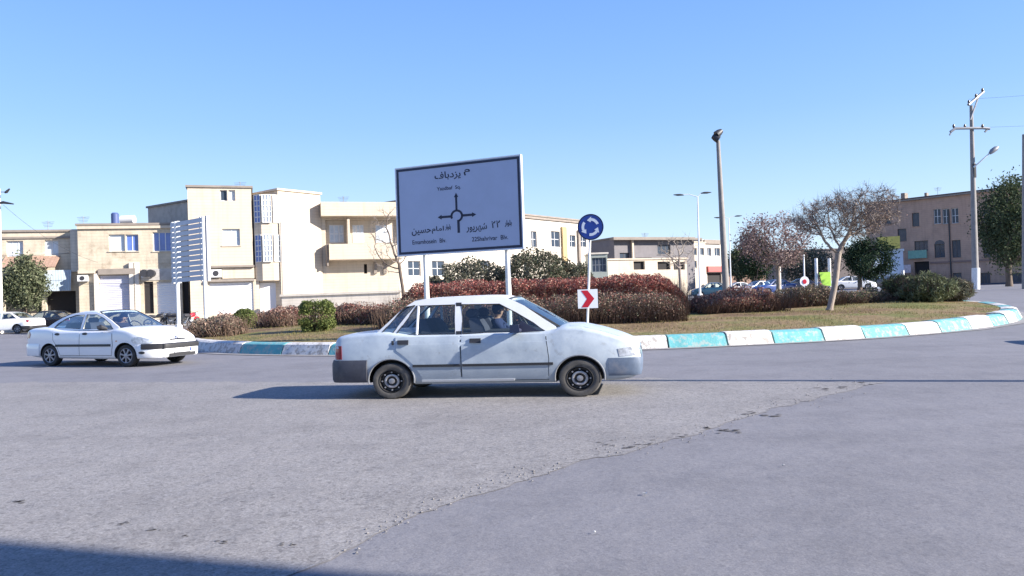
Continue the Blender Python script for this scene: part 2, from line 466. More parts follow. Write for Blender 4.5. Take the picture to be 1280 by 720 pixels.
M_turq = paint('turquoise_kerb_paint', (0.095, 0.33, 0.35), (0.30, 0.36, 0.34), 0.8)
M_whitek = paint('white_kerb_paint', (0.58, 0.56, 0.53), (0.26, 0.23, 0.20), 0.75)
kb = MB()
prof = [(1.018, 0.0), (1.012, 0.02), (1.003, 0.30), (0.996, 0.345), (0.984, 0.352), (0.972, 0.335), (0.972, 0.0)]
for bi in range(len(full) - 1):
    a0, a1 = full[bi] + 0.0014, full[bi + 1] - 0.0014
    n = 6; vs = []; jit = random.uniform(-.022, .022)
    for i in range(n + 1):
        a = a0 + (a1 - a0) * i / n
        for (rr, h) in prof:
            k2 = rr + (random.uniform(-.0006, .0006) if 0 < h < .33 else 0)
            x = ICX + IRX * k2 * math.cos(a); y = ICY + IRY * k2 * math.sin(a)
            vs.append((x, y, gz(x, y) - 0.02 + h + (jit if h > .2 else 0)))
    P = len(prof)
    fs = [(i * P + j, i * P + (j + 1) % P, (i + 1) * P + (j + 1) % P, (i + 1) * P + j) for i in range(n) for j in range(P)]
    fs += [tuple(range(P)), tuple(n * P + j for j in range(P))]
    kb.add(vs, fs, (bi - i0) % 2)
tag(kb.build('kerb', [M_turq, M_whitek]), kind='structure')

# concrete gutter along the kerb, with grit
gm = MB(); vs = []; na = 240; M_gutter = mat('gutter_concrete', (.24, .23, .225), .9, .2, 4, bump=.3, bscale=30, dirt=(.13, .12, .115), dscale=2, damt=.8)
for i in range(na + 1):
    a = 2 * math.pi * i / na; w1 = 1.034 + .006 * noise.noise((math.cos(a) * 9, math.sin(a) * 9, 0))
    for k2 in (1.010, w1):
        x = ICX + IRX * k2 * math.cos(a); y = ICY + IRY * k2 * math.sin(a); vs.append((x, y, gz(x, y) + .014))
gm.add(vs, [(2 * i, 2 * i + 2, 2 * i + 3, 2 * i + 1) for i in range(na)])
tag(gm.build('gutter', M_gutter), kind='structure')
# bits of litter on the asphalt
lm = MB()
for (u, v, r0) in ((806, 620, .016), (743, 668, .008), (979, 584, .009)):
    c0 = gp(u, v); q = [(c0[0] + r0 * random.uniform(.7, 1.3) * math.cos(6.28 * i / 6), c0[1] + r0 * random.uniform(.6, 1.2) * math.sin(6.28 * i / 6), .012 + random.uniform(0, .012)) for i in range(6)]
    lm.add(q + [(c0[0], c0[1], .006)], [(0, 1, 2, 3, 4, 5)] + [(i, (i + 1) % 6, 6) for i in range(6)])
tag(lm.build('litter', mat('litter_pale', (.6, .6, .58), .8, .3, 9)), 'small pale scraps of litter on the asphalt', 'litter', kind='stuff')
# ------------------------------------------------------------------ cars
M_glass = glassmat('car_glass', (0.70, 0.78, 0.80), 0.30)
M_tyre = mat('tyre_rubber', (0.028, 0.027, 0.027), 0.85, 0.3, 8, dirt=(0.12, 0.11, 0.10), dscale=5, damt=0.5)
M_tyredust = mat('dusty_tyre', (.085, .08, .075), .9, .25, 9, dirt=(.15, .14, .125), dscale=4, damt=.7)
M_blackplastic = mat('black_plastic', (0.025, 0.025, 0.028), 0.5)
M_inside = mat('car_interior', (0.035, 0.035, 0.045), 0.8)
M_seatcloth = mat('seat_cloth', (0.06, 0.06, 0.08), 0.9, 0.2, 6)
M_chrome = mat('chrome', (0.7, 0.7, 0.72), 0.15, metal=1.0)
M_redlamp = mat('red_lamp', (0.25, 0.012, 0.02), 0.15, coat=0.6)
M_orange = mat('amber_lamp', (0.6, 0.2, 0.03), 0.2, coat=0.6)
M_lampglass = mat('headlamp_glass', (0.42, 0.45, 0.50), 0.12, 0.5, 16, coat=1.0)
M_plate = mat('plate_white', (0.75, 0.75, 0.75), 0.4)

def cdt_patch(outline, holes, step):
    """triangulate a 2D outline (with holes) on a grid dense enough to bend; returns verts, tris, boundary loops"""
    def dens(pl):
        out = []
        for i in range(len(pl)):
            a, b = Vector(pl[i]), Vector(pl[(i + 1) % len(pl)])
            n = max(1, int(math.ceil((b - a).length / step)))
            out += [a.lerp(b, k / n) for k in range(n)]
        return out
    def inside(p, pl):
        c = False; j = len(pl) - 1
        for i in range(len(pl)):
            if (pl[i].y > p.y) != (pl[j].y > p.y) and p.x < (pl[j].x - pl[i].x) * (p.y - pl[i].y) / (pl[j].y - pl[i].y) + pl[i].x: c = not c
            j = i
        return c
    loops = [dens(outline)] + [dens(h) for h in holes]
    vs = []; es = []
    for L in loops:
        b = len(vs); vs += L; es += [(b + i, b + (i + 1) % len(L)) for i in range(len(L))]
    x0 = min(p.x for p in loops[0]); x1 = max(p.x for p in loops[0]); y0 = min(p.y for p in loops[0]); y1 = max(p.y for p in loops[0])
    nb = len(vs)
    x = x0 + step / 2
    while x < x1:
        y = y0 + step / 2
        while y < y1:
            p = Vector((x, y))
            if inside(p, loops[0]) and not any(inside(p, h) for h in loops[1:]) and min((p - q).length for q in vs[:nb]) > step * 0.45: vs.append(p)
            y += step
        x += step
    V, E_, T, *_ = geometry.delaunay_2d_cdt(vs, es, [], 0, 1e-6)
    out = []
    for t in T:
        c = (V[t[0]] + V[t[1]] + V[t[2]]) / 3
        if inside(c, loops[0]) and not any(inside(c, h) for h in loops[1:]): out.append(tuple(t))
    return V, out
def shell(mb, V, T, fout, fin, mi=0):
    """thick sheet between fout(p) and fin(p)"""
    n = len(V)
    a = [fout(p) for p in V]; b = [fin(p) for p in V]
    cnt = {}
    for t in T:
        for i in range(3):
            e = (t[i], t[(i + 1) % 3]); cnt[tuple(sorted(e))] = cnt.get(tuple(sorted(e)), 0) + 1
    fs = list(T) + [(t[2] + n, t[1] + n, t[0] + n) for t in T]
    fs += [(e[0], e[1], e[1] + n, e[0] + n) for e, c in cnt.items() if c == 1]
    mb.add(a + b, fs, mi)

def strip2d(pts, w):
    """outline of a line of given width"""
    L = []; Rr = []
    for i, p in enumerate(pts):
        a = Vector(pts[max(i - 1, 0)]); b = Vector(pts[min(i + 1, len(pts) - 1)])
        d = (b - a).normalized(); nn = Vector((-d.y, d.x)) * w / 2
        L.append(tuple(Vector(p) + nn)); Rr.append(tuple(Vector(p) - nn))
    return L + Rr[::-1]

class Car:
    def __init__(s, c, paint, sx=1.0):
        s.c = c; s.sx = sx; s.paint = paint
        s.top = pchip(c['top']); s.bot = pchip(c['bot']); s.w = pchip(c['w'])
        s.root = thing(c['name'], (0, 0, 0), c['label'], 'car')
        s.body()
    def S(s, mb):
        mb.v = [(x * s.sx, y, z) for x, y, z in mb.v]; return mb
    def build(s, mb, name, M, parent=None, smooth=True):
        o = s.S(mb).build(name, M, None, smooth); o.parent = parent or s.root; return o
    def body(s):
        c = s.c; L = c['L'] / 2
        n = c.get('n', 76)
        st = [-L + L * 2 * (0.5 - 0.5 * math.cos(math.pi * i / n)) for i in range(n + 1)]
        ring = c.get('ring', [(0, 1, .03), (.35, 1, .027), (.65, 1, .018), (.85, 1, .003), (.93, 1, -.018), (.97, 1, -.045), (.99, 1, -.085), (1.0, 1, -.16), (1.006, 1, -.24)])
        low = [(1.008, .45), (1.0, .25), (.99, .14), (.965, .05), (.92, 0), (.5, -.005), (0, -.005)]
        mb = MB(); vs = []; P = None
        for x in st:
            w = s.w(x); t = s.top(x); b = s.bot(x)
            half = [(fy * w, t + dz) for fy, _, dz in ring]
            zz = t - .24
            half += [(fy * w, b + (zz - b) * fz) for fy, fz in low]
            pts = half + [(-y, z) for y, z in half[-2:0:-1]]
            P = len(pts)
            vs += [(x, y, z) for y, z in pts]
        fs = [(i * P + j, i * P + (j + 1) % P, (i + 1) * P + (j + 1) % P, (i + 1) * P + j) for i in range(len(st) - 1) for j in range(P)]
        fs += [tuple(range(P)), tuple((len(st) - 1) * P + j for j in range(P))]
        mb.add(vs, fs)
        # inside of the cabin dark
        x0, x1 = c['tub']
        for k, f in enumerate(mb.f):
            if len(f) == 4:
                cx = sum(mb.v[i][0] for i in f) / 4; cy = sum(mb.v[i][1] for i in f) / 4; cz = sum(mb.v[i][2] for i in f) / 4
                if x0 < cx < x1 and abs(cy) < s.w(cx) * .88 and cz > .7: mb.m[k] = 1
        o = s.build(mb, 'body', [s.paint, M_inside, M_blackplastic])
        s.bvh = BVHTree.FromPolygons([v.co.copy() for v in o.data.vertices], [tuple(p.vertices) for p in o.data.polygons])
        s.arch(o)
        s.o_body = o
    def arch(s, o):
        cut = MB(); r = s.c['r'] + s.c.get('gap', .035)
        for wx in s.c['wheels']:
            for sg in (-1, 1):
                n = 40
                vs = [(wx + r * math.cos(6.28318 * i / n), sg * .50, s.c['r'] + .015 + r * math.sin(6.28318 * i / n)) for i in range(n)]
                vs += [(a, sg * 1.2, b) for a, _, b in vs]
                fs = [tuple(range(n)), tuple(range(n, 2 * n))[::-1]] + [(i, i + n, (i + 1) % n + n, (i + 1) % n) for i in range(n)]
                cut.add(vs, fs, 2)
        co = s.S(cut).build('cutter', list(o.data.materials))
        co.data.polygons.foreach_set('material_index', [2] * len(co.data.polygons))
        md = o.modifiers.new('arch', 'BOOLEAN'); md.operation = 'DIFFERENCE'; md.object = co; md.solver = 'EXACT'
        try: md.material_mode = 'INDEX'
        except Exception: pass
        bpy.context.view_layer.update()
        me = bpy.data.meshes.new_from_object(o.evaluated_get(bpy.context.evaluated_depsgraph_get()))
        o.modifiers.clear(); o.data = me
        me.polygons.foreach_set('use_smooth', [True] * len(me.polygons)); me.set_sharp_from_angle(angle=R(32))
        bpy.data.objects.remove(co)
    # projection of a guide (a, z) seen along normal n onto the body; result in UNSCALED metres
    def proj(s, a, z, n, off, mid=0.0):
        nn = Vector((n[0] / s.sx, n[1], 0)) if False else Vector((n[0], n[1], 0))
        t = Vector((-nn.y, nn.x, 0)) if abs(nn.y) < .99 else Vector((1, 0, 0))
        if abs(nn.y) >= .99: base = Vector((a, 0, z))
        else: base = t * a + Vector((mid, 0, z))
        o = base + nn * 4
        o2 = Vector((o.x * s.sx, o.y, o.z)); d2 = Vector((-nn.x * s.sx, -nn.y, 0)).normalized()
        h = s.bvh.ray_cast(o2, d2)
        if h[0] is None:
            h = s.bvh.find_nearest(Vector((base.x * s.sx, base.y, base.z)) + Vector((nn.x * s.sx, nn.y, 0)) * .8)
        p = h[0]; q = Vector((p.x / s.sx, p.y, p.z)) + nn * off
        return q
    def panel(s, name, outline, n, M, off=.004, th=None, step=.09, parent=None, holes=[], mid=0.0, mb=None):
        own = mb is None
        if own: mb = MB()
        V, T = cdt_patch(outline, holes, step)
        shell(mb, V, T, lambda p: s.proj(p.x, p.y, n, off, mid), lambda p: s.proj(p.x, p.y, n, -(th or .012), mid))
        if own: return s.build(mb, name, M, parent)
    def sides(s): return ((0, -1), (0, 1))
    def ys(s, x, z):
        """half width of the cabin's side at height z"""
        c = s.c; zb, zt = c['belt'], c['roofz']
        t = (z - zb) / (zt - zb)
        tap = c.get('tap', .04)
        return c['yb'] + (c['yr'] - c['yb']) * t - tap * ((x - c['xmid']) / 1.2) ** 2 - .012 * (1 - (2 * t - 1) ** 2) * -1
    def cabin(s):
        c = s.c; mb = MB()
        V, T = cdt_patch(c['side'], c['holes'], .10)
        for sg in (-1, 1):
            shell(mb, V, T, lambda p: (p.x, sg * s.ys(p.x, p.y), p.y), lambda p: (p.x, sg * (s.ys(p.x, p.y) - .035), p.y))
        # roof
        rf = c['roofline']; rl = pchip(rf); nx, ny = 22, 14
        x0, x1 = rf[0][0], rf[-1][0]; vs = []
        for k in (0, 1):
            for i in range(nx + 1):
                x = x0 + (x1 - x0) * i / nx; z = rl(x)
                w = s.ys(x, z - .02) - .002
                for j in range(ny + 1):
                    q = -1 + 2 * j / ny
                    bow = .035 * (1 - q * q)     # plan bow of the glass edges
                    xx = x + (bow if i == nx else 0) - (bow if i == 0 else 0)
                    vs.append((xx, w * q, z + c.get('crown', .03) * (1 - abs(q) ** 2.6) - .018 * abs(q) ** 8 - k * .03))
        N = (nx + 1) * (ny + 1)
        fs = []
        for i in range(nx):
            for j in range(ny):
                a = i * (ny + 1) + j
                fs.append((a, a + 1, a + ny + 2, a + ny + 1)); fs.append((a + N, a + N + ny + 1, a + N + ny + 2, a + N + 1))
        for j in range(ny):
            fs += [(j, j + N, j + 1 + N, j + 1), (nx * (ny + 1) + j, nx * (ny + 1) + j + 1, nx * (ny + 1) + j + 1 + N, nx * (ny + 1) + j + N)]
        for i in range(nx):
            a = i * (ny + 1); fs.append((a, a + ny + 1, a + ny + 1 + N, a + N)); a += ny; fs.append((a, a + N, a + ny + 1 + N, a + ny + 1))
        mb.add(vs, fs)
        # header, cowl and rear deck strips are part of the frame
        s.build(mb, 'cabin_frame', c.get('frame_mat') or s.paint)
        def screen(name, xb, zb, xt, zt, sgn):
            g = MB(); n1, n2 = 8, 12; vs = []
            for k in (0, 1):
                for i in range(n1 + 1):
                    t = i / n1; x = xb + (xt - xb) * t; z = zb + (zt - zb) * t + .012 * 4 * t * (1 - t)
                    w = s.ys(x, max(z, c['belt'])) - .03
                    for j in range(n2 + 1):
                        q = -1 + 2 * j / n2
                        vs.append((x + sgn * (.05 + .04 * (1 - t)) * (1 - q * q) - sgn * .02 - sgn * k * .006, w * q, z + (.03 * t) * (1 - q * q)))
            N = (n1 + 1) * (n2 + 1)
            for k in (0, 1):
                fs = [(k * N + i * (n2 + 1) + j, k * N + i * (n2 + 1) + j + 1, k * N + (i + 1) * (n2 + 1) + j + 1, k * N + (i + 1) * (n2 + 1) + j) for i in range(n1) for j in range(n2)]
                if k: break
                g.f += fs; g.m += [0] * len(fs)
            g.v = [tuple(p) for p in vs[:N]]
            o = s.build(g, name, M_glass)
            # rubber seal
            e = MB()
            rows = [[vs[i * (n2 + 1) + j] for j in range(n2 + 1)] for i in (0, n1)]
            for r_ in rows: e.tube(r_, .012, 6)
            for j in (0, n2): e.tube([vs[i * (n2 + 1) + j] for i in range(n1 + 1)], .012, 6)
            s.build(e, 'seal', M_blackplastic, o)
            return o
        s.ws = screen('windshield', *c['ws'], 1)
        s.bl = screen('rear_window', *c['rw'], -1)
        for hi, h in enumerate(c['holes']):
            V, T = cdt_patch(h, [], .12)
            for sg in (-1, 1):
                g = MB(); g.add([(p.x, sg * (s.ys(p.x, p.y) - .015), p.y) for p in V], T)
                o = s.build(g, 'side_window', M_glass)
                e = MB(); L = list(h) + [h[0]]
                e.tube([(x, sg * (s.ys(x, z) + .001), z) for x, z in L], .008, 5)
                s.build(e, 'seal', M_blackplastic, o)
    def wheels(s, kind):
        c = s.c; r = c['r']
        for wx in c['wheels']:
            for sg in (-1, 1):
                yw = c['track'] / 2; w = .085
                def P(pr): return [(a, sg * b) for a, b in pr]
                t = MB(); cc = (wx, sg * yw, r)
                t.lathe(P([(r * .64, -w), (r * .72, -w * 1.02), (r * .92, -w), (r * .985, -w * .75), (r, -w * .4), (r, w * .4), (r * .985, w * .75), (r * .93, w), (r * .8, w * 1.06), (r * .68, w * .98), (r * .64, w * .9)]), 44, 0, 'y', cc)
                for q in (-.45, 0, .45): pass
                to = s.build(t, 'wheel', M_tyredust if kind == 'steel' else M_tyre)
                rm = MB()
                if kind == 'steel':
                    rm.lathe(P([(r * .64, -w * .8), (r * .645, w * .98), (r * .62, w * 1.02), (r * .59, w * .7), (r * .55, w * .35), (r * .46, w * .3), (r * .42, w * .62), (r * .36, w * .8), (r * .2, w * .72), (r * .17, w * .3)]), 40, 0, 'y', cc)
                    s.build(rm, 'rim', mat('steel_rim_dark', (0.018, 0.018, 0.02), 0.5, 0.3, 14), to)
                    h = MB(); h.lathe(P([(r * .40, w * .66), (r * .375, w * .83), (r * .31, w * .86), (r * .27, w * .78)]), 32, 0, 'y', cc)
                    h.lathe(P([(r * .16, w * .5), (r * .15, w * .95), (r * .08, w * 1.0), (0.001, w * 1.0)]), 20, 0, 'y', cc)
                    for k in range(8):
                        a = k * math.pi / 4
                        h.lathe(P([(.012, w * .7), (.01, w * .9), (.001, w * .9)]), 8, 0, 'y', (wx + r * .5 * math.cos(a) * .98, sg * yw, r + r * .5 * math.sin(a) * .98))
                    s.build(h, 'hub_ring', mat('dull_steel', (0.34, 0.34, 0.36), 0.4, 0.3, 20, metal=0.6), to)
                else:
                    rm.lathe(P([(r * .66, -w * .8), (r * .67, w * .95), (r * .64, w * 1.04), (r * .60, w * .96)]), 40, 0, 'y', cc)
                    rm.lathe(P([(r * .62, w * .35), (.001, w * .35)]), 24, 1, 'y', cc)
                    rm.lathe(P([(r * .2, w * .3), (r * .19, w * 1.0), (r * .1, w * 1.08), (.001, w * 1.08)]), 20, 0, 'y', cc)
                    for k in range(7):
                        a = k * 2 * math.pi / 7 + .2
                        for da, ra, rb in ((0, .12, .64),):
                            pts = []
                            for (rr, ww, hh) in ((r * .14, .034, w * 1.0), (r * .4, .036, w * .98), (r * .645, .052, w * .98)):
                                for q in (-1, 1):
                                    pts.append((wx + rr * math.cos(a) - q * ww * .5 * math.sin(a), sg * (yw * 1) + sg * hh, r + rr * math.sin(a) + q * ww * .5 * math.cos(a)))
                            b0 = [(x, y - sg * .03, z) for x, y, z in pts]
                            rm.add(pts + b0, [(0, 1, 3, 2), (2, 3, 5, 4), (6, 8, 9, 7), (8, 10, 11, 9), (0, 2, 8, 6), (2, 4, 10, 8), (1, 7, 9, 3), (3, 9, 11, 5)])
                    s.build(rm, 'rim', [mat('alloy_silver', (0.30, 0.30, 0.33), 0.35, 0.1, 6, metal=0.5), M_blackplastic], to)
                well = MB(); well.lathe(P([(r * .63, -w), (.001, -w)]), 20, 0, 'y', cc); well.tube([(wx, 0, r), (wx, sg * (yw - w), r)], .03, 6)
                s.build(well, 'brake_plate', M_blackplastic, to)
    def seats(s, xf, xr, rows=True):
        for (x, wd, ys_) in ((xf, .5, (-.36, .36)), (xr, 1.1, (0,))):
            for y in ys_:
                sb = MB()
                hw = wd / 2
                n = 10; vs = []; prof = [(0.0, .70, .07), (-.04, .85, .08), (-.08, 1.0, .08), (-.115, 1.10, .065), (-.13, 1.14, .035)]
                for (dx, z, th) in prof:
                    ww = hw * (1 - .25 * max(0, (z - .9) / .25) ** 2)
                    vs += [(x + dx - th, y - ww, z), (x + dx - th, y + ww, z), (x + dx + th, y + ww * .96, z), (x + dx + th, y - ww * .96, z)]
                fs = [(i * 4 + j, i * 4 + (j + 1) % 4, i * 4 + 4 + (j + 1) % 4, i * 4 + 4 + j) for i in range(len(prof) - 1) for j in range(4)] + [(0, 1, 2, 3), tuple(range(len(vs) - 4, len(vs)))]
                sb.add(vs, fs)
                o = s.build(sb, 'seat', M_seatcloth)
                if wd < 1:
                    h = MB(); h.tube([(x - .17, y - .12, 1.2), (x - .17, y - .09, 1.2), (x - .17, y + .09, 1.2), (x - .17, y + .12, 1.2)], [.045, .075, .075, .045], 12)
                    h.tube([(x - .15, y - .05, 1.1), (x - .16, y - .05, 1.18)], .008, 6); h.tube([(x - .15, y + .05, 1.1), (x - .16, y + .05, 1.18)], .008, 6)
                    s.build(h, 'headrest', M_seatcloth, o)
    def steering(s, x, y, z=.98):
        g = MB(); c = Vector((x, y, z)); t = R(62); pts = []
        for k in range(25):
            a = 2 * math.pi * k / 24
            pts.append(c + Vector((-math.cos(t) * math.sin(a) * .18 * -1 * -1, math.cos(a) * .18, math.sin(t) * math.sin(a) * .18)))
        g.tube(pts, .013, 6, cap=False)
        g.tube([pts[0], pts[12]], .014, 6); g.tube([c, pts[18]], .014, 6); g.tube([c, c + Vector((.3, 0, -.12))], .025, 8)
        s.build(g, 'steering_wheel', M_blackplastic)

def circ(cx, cz, rx, rz, n=16): return [(cx + rx * math.cos(2 * math.pi * i / n), cz + rz * math.sin(2 * math.pi * i / n)) for i in range(n)]

def seated_person(name, label, root, seat_x, seat_y, sx, shirt, hand_wheel, hair, scale=1.0):
    """driver: one skinned body; hair and jacket are its children"""
    J = {}
    def P(x, y, z): return (seat_x + x * scale, seat_y + y * scale, z)
    sk = MB
    V = [P(0, 0, .58), P(-.04, 0, .80), P(-.07, 0, 1.02), P(-.065, 0, 1.11), P(-.05, 0, 1.19), P(-.03, 0, 1.27),
         P(-.07, -.17, 1.03), P(.05, -.24, .90), P(hand_wheel[0] - seat_x - .03, -.12, .97),
         P(-.07, .17, 1.03), P(.05, .24, .90), P(hand_wheel[0] - seat_x - .03, .12, .97),
         P(.02, -.1, .56), P(.45, -.13, .62), P(.62, -.13, .30), P(.02, .1, .56), P(.45, .13, .62), P(.62, .13, .30)]
    Ed = [(0, 1), (1, 2), (2, 3), (3, 4), (4, 5), (2, 6), (6, 7), (7, 8), (2, 9), (9, 10), (10, 11), (0, 12), (12, 13), (13, 14), (0, 15), (15, 16), (16, 17)]
    rad = [.15, .15, .14, .055, .075, .085, .075, .05, .032, .075, .05, .032, .1, .075, .05, .1, .075, .05]
    me = bpy.data.meshes.new('person'); me.from_pydata([(x * sx, y, z) for x, y, z in V], Ed, [])
    o = bpy.data.objects.new('person', me); COL.objects.link(o)
    md = o.modifiers.new('s', 'SKIN')
    if not me.skin_vertices: 
        bm = bmesh.new(); bm.from_mesh(me); bm.verts.layers.skin.verify(); bm.to_mesh(me); bm.free()
    for i, q in enumerate(me.skin_vertices[0].data): q.radius = (rad[i], rad[i]); q.use_root = (i == 0)
    sb = o.modifiers.new('b', 'SUBSURF'); sb.levels = 2; sb.render_levels = 2
    bpy.context.view_layer.update()
    nm = bpy.data.meshes.new_from_object(o.evaluated_get(bpy.context.evaluated_depsgraph_get()))
    o.modifiers.clear(); o.data = nm
    nm.materials.clear(); nm.materials.append(mat('skin_tone', (0.42, 0.25, 0.17), 0.6)); nm.materials.append(shirt)
    hw = hand_wheel
    for p in nm.polygons:
        c = p.center; p.use_smooth = True
        p.material_index = 1 if c.z < 1.10 and not (c.x > (hw[0] - .10) * sx and c.z > .8) else 0
    tag(o, label, 'person')
    # nose, ears, fingers closed on the wheel: grown into the same mesh
    bm = bmesh.new(); bm.from_mesh(nm)
    def blob(x, y, z, a, b, c):
        r = bmesh.ops.create_uvsphere(bm, u_segments=10, v_segments=8, radius=1)
        for v in r['verts']: v.co = Vector(((x + v.co.x * a) * sx, y + v.co.y * b, z + v.co.z * c))
    blob(seat_x + .075 * scale, seat_y, 1.225, .02, .014, .022)
    for q in (-1, 1): blob(seat_x - .035, seat_y + q * .083, 1.225, .02, .01, .028)
    for q in (-1, 1):
        for k in range(4):
            blob(hw[0] + .0, seat_y + q * .12 + (k - 1.5) * .019, .965 + .006 * (1.5 - abs(k - 1.5)), .035, .0095, .02)
        blob(hw[0] - .02, seat_y + q * .12 - q * .045, .985, .03, .011, .012)
    bm.to_mesh(nm); bm.free()
    h = MB(); h.lathe([(.001, .125), (.05, .115), (.083, .085), (.096, .045), (.097, .0), (.085, -.045), (.06, -.075)], 18, 0, 'z', (seat_x - .045, seat_y, 1.235))
    h.v = [(x * sx, y, z) for x, y, z in h.v]
    ho = h.build('hair', hair, None, True); ho.parent = o
    # cut the face free of the hair: slide front lower part back
    for v in ho.data.vertices:
        if v.co.x > (seat_x - .0) * sx and v.co.z < 1.275: v.co.x = (seat_x - .01) * sx
    o.location = root.location; o.rotation_euler = root.rotation_euler
    return o

# ---- the old pale sedan in the middle
def pride_xy(u, v): return ((u - 411) / 99 - 1.97, (497 - v) / 85)
def PX(*p): return [pride_xy(u, v) for u, v in p]
M_pride = bpy.data.materials.new('faded_dusty_paint'); M_pride.use_nodes = True
n = M_pride.node_tree.nodes; l = M_pride.node_tree.links; b = n['Principled BSDF']
b.inputs['Roughness'].default_value = 0.38; b.inputs['Coat Weight'].default_value = 0.25; b.inputs['Coat Roughness'].default_value = 0.2
tc = n.new('ShaderNodeTexCoord'); sp = n.new('ShaderNodeSeparateXYZ'); l.new(tc.outputs['Object'], sp.inputs[0])
t = n.new('ShaderNodeTexNoise'); t.inputs['Scale'].default_value = 2.6; t.inputs['Detail'].default_value = 8; t.inputs['Roughness'].default_value = 0.7; l.new(tc.outputs['Object'], t.inputs['Vector'])
r = n.new('ShaderNodeMapRange'); r.inputs['From Min'].default_value = .42; r.inputs['From Max'].default_value = .68; l.new(t.outputs[0], r.inputs[0])
a = n.new('ShaderNodeMix'); a.data_type = 'RGBA'; a.inputs[6].default_value = (.46, .52, .57, 1); a.inputs[7].default_value = (.33, .39, .46, 1); l.new(r.outputs[0], a.inputs['Factor'])
hz = n.new('ShaderNodeMapRange'); hz.inputs['From Min'].default_value = 0.50; hz.inputs['From Max'].default_value = 0.44; l.new(sp.outputs['Z'], hz.inputs[0])   # lower doors of a greyer paint with road dust
ad = n.new('ShaderNodeMath'); ad.operation = 'MULTIPLY'; ad.inputs[1].default_value = 0.6; l.new(hz.outputs[0], ad.inputs[0])
d2 = n.new('ShaderNodeMix'); d2.data_type = 'RGBA'; l.new(ad.outputs[0], d2.inputs['Factor']); l.new(a.outputs[2], d2.inputs[6]); d2.inputs[7].default_value = (.24, .28, .33, 1)
t5 = n.new('ShaderNodeTexNoise'); t5.inputs['Scale'].default_value = 7; t5.inputs['Detail'].default_value = 9; t5.inputs['Roughness'].default_value = 0.75; l.new(tc.outputs['Object'], t5.inputs['Vector'])
r5 = n.new('ShaderNodeMapRange'); r5.inputs['From Min'].default_value = .58; r5.inputs['From Max'].default_value = .68; r5.inputs['To Max'].default_value = .45; l.new(t5.outputs[0], r5.inputs[0])
d5 = n.new('ShaderNodeMix'); d5.data_type = 'RGBA'; l.new(r5.outputs[0], d5.inputs['Factor']); l.new(d2.outputs[2], d5.inputs[6]); d5.inputs[7].default_value = (.22, .22, .22, 1)
l.new(d5.outputs[2], b.inputs['Base Color'])
t3 = n.new('ShaderNodeTexNoise'); t3.inputs['Scale'].default_value = 1.7; t3.inputs['Detail'].default_value = 2; l.new(tc.outputs['Object'], t3.inputs['Vector'])
bp = n.new('ShaderNodeBump'); bp.inputs['Strength'].default_value = 0.08; bp.inputs['Distance'].default_value = 0.05; l.new(t3.outputs[0], bp.inputs['Height']); l.new(bp.outputs[0], b.inputs['Normal'])

pride_cfg = dict(name='sedan_car', L=3.94, r=.262, wheels=(-1.17, 1.23), track=1.42, gap=.04, tub=(-.95, .93),
    label='old faded pale blue white sedan in front of the large road sign',
    top=[(-1.97, .80), (-1.95, .86), (-1.90, .915), (-1.80, .94), (-1.5, .965), (-1.25, .975), (-1.0, .94), (-.8, .925), (.7, .925), (.93, .945), (1.0, .985), (1.15, .985), (1.4, .935), (1.65, .85), (1.80, .785), (1.90, .725), (1.945, .67), (1.97, .58)],
    ring=[(0, 1, .022), (.35, 1, .020), (.65, 1, .013), (.85, 1, .004), (.92, 1, -.008), (.96, 1, -.028), (.978, 1, -.055), (.985, 1, -.11), (1.004, 1, -.135)],
    bot=[(-1.97, .36), (-1.8, .30), (-1.5, .24), (-1.0, .21), (1.0, .21), (1.6, .22), (1.85, .25), (1.97, .33)],
    w=[(-1.97, .66), (-1.94, .72), (-1.86, .76), (-1.6, .785), (-1.0, .80), (0, .805), (.9, .80), (1.4, .79), (1.7, .77), (1.86, .74), (1.94, .70), (1.97, .65)],
    belt=.92, roofz=1.42, yb=.745, yr=.60, xmid=-.35, tap=.05,
    side=PX((468, 421), (470, 414.5), (486, 401), (503, 386), (519, 376.5), (540, 374.6), (600, 374), (632, 375), (644, 379), (660, 387), (682, 402), (699, 413), (703, 421)),
    holes=[PX((473, 418.5), (489, 418.5), (519.5, 382), (506, 384)), PX((495, 418.5), (573.5, 418.5), (572, 383), (522, 383)), PX((583, 418.5), (687, 418.5), (672, 408), (650, 395), (629, 384), (581, 383))],
    roofline=[(-.93, 1.385), (-.85, 1.41), (-.6, 1.432), (0.0, 1.44), (.22, 1.43), (.33, 1.405), (.39, 1.38)],
    ws=(1.01, .985, .37, 1.40), rw=(-1.40, .955, -.91, 1.40))
pride_cfg['frame_mat'] = mat('window_frame_paint', (.68, .70, .72), .35, .06, 3, coat=.3)
pr = Car(pride_cfg, M_pride, 1.14)
pr.cabin(); pr.wheels('steel'); pr.seats(.0, -.72); pr.steering(.42, .36)
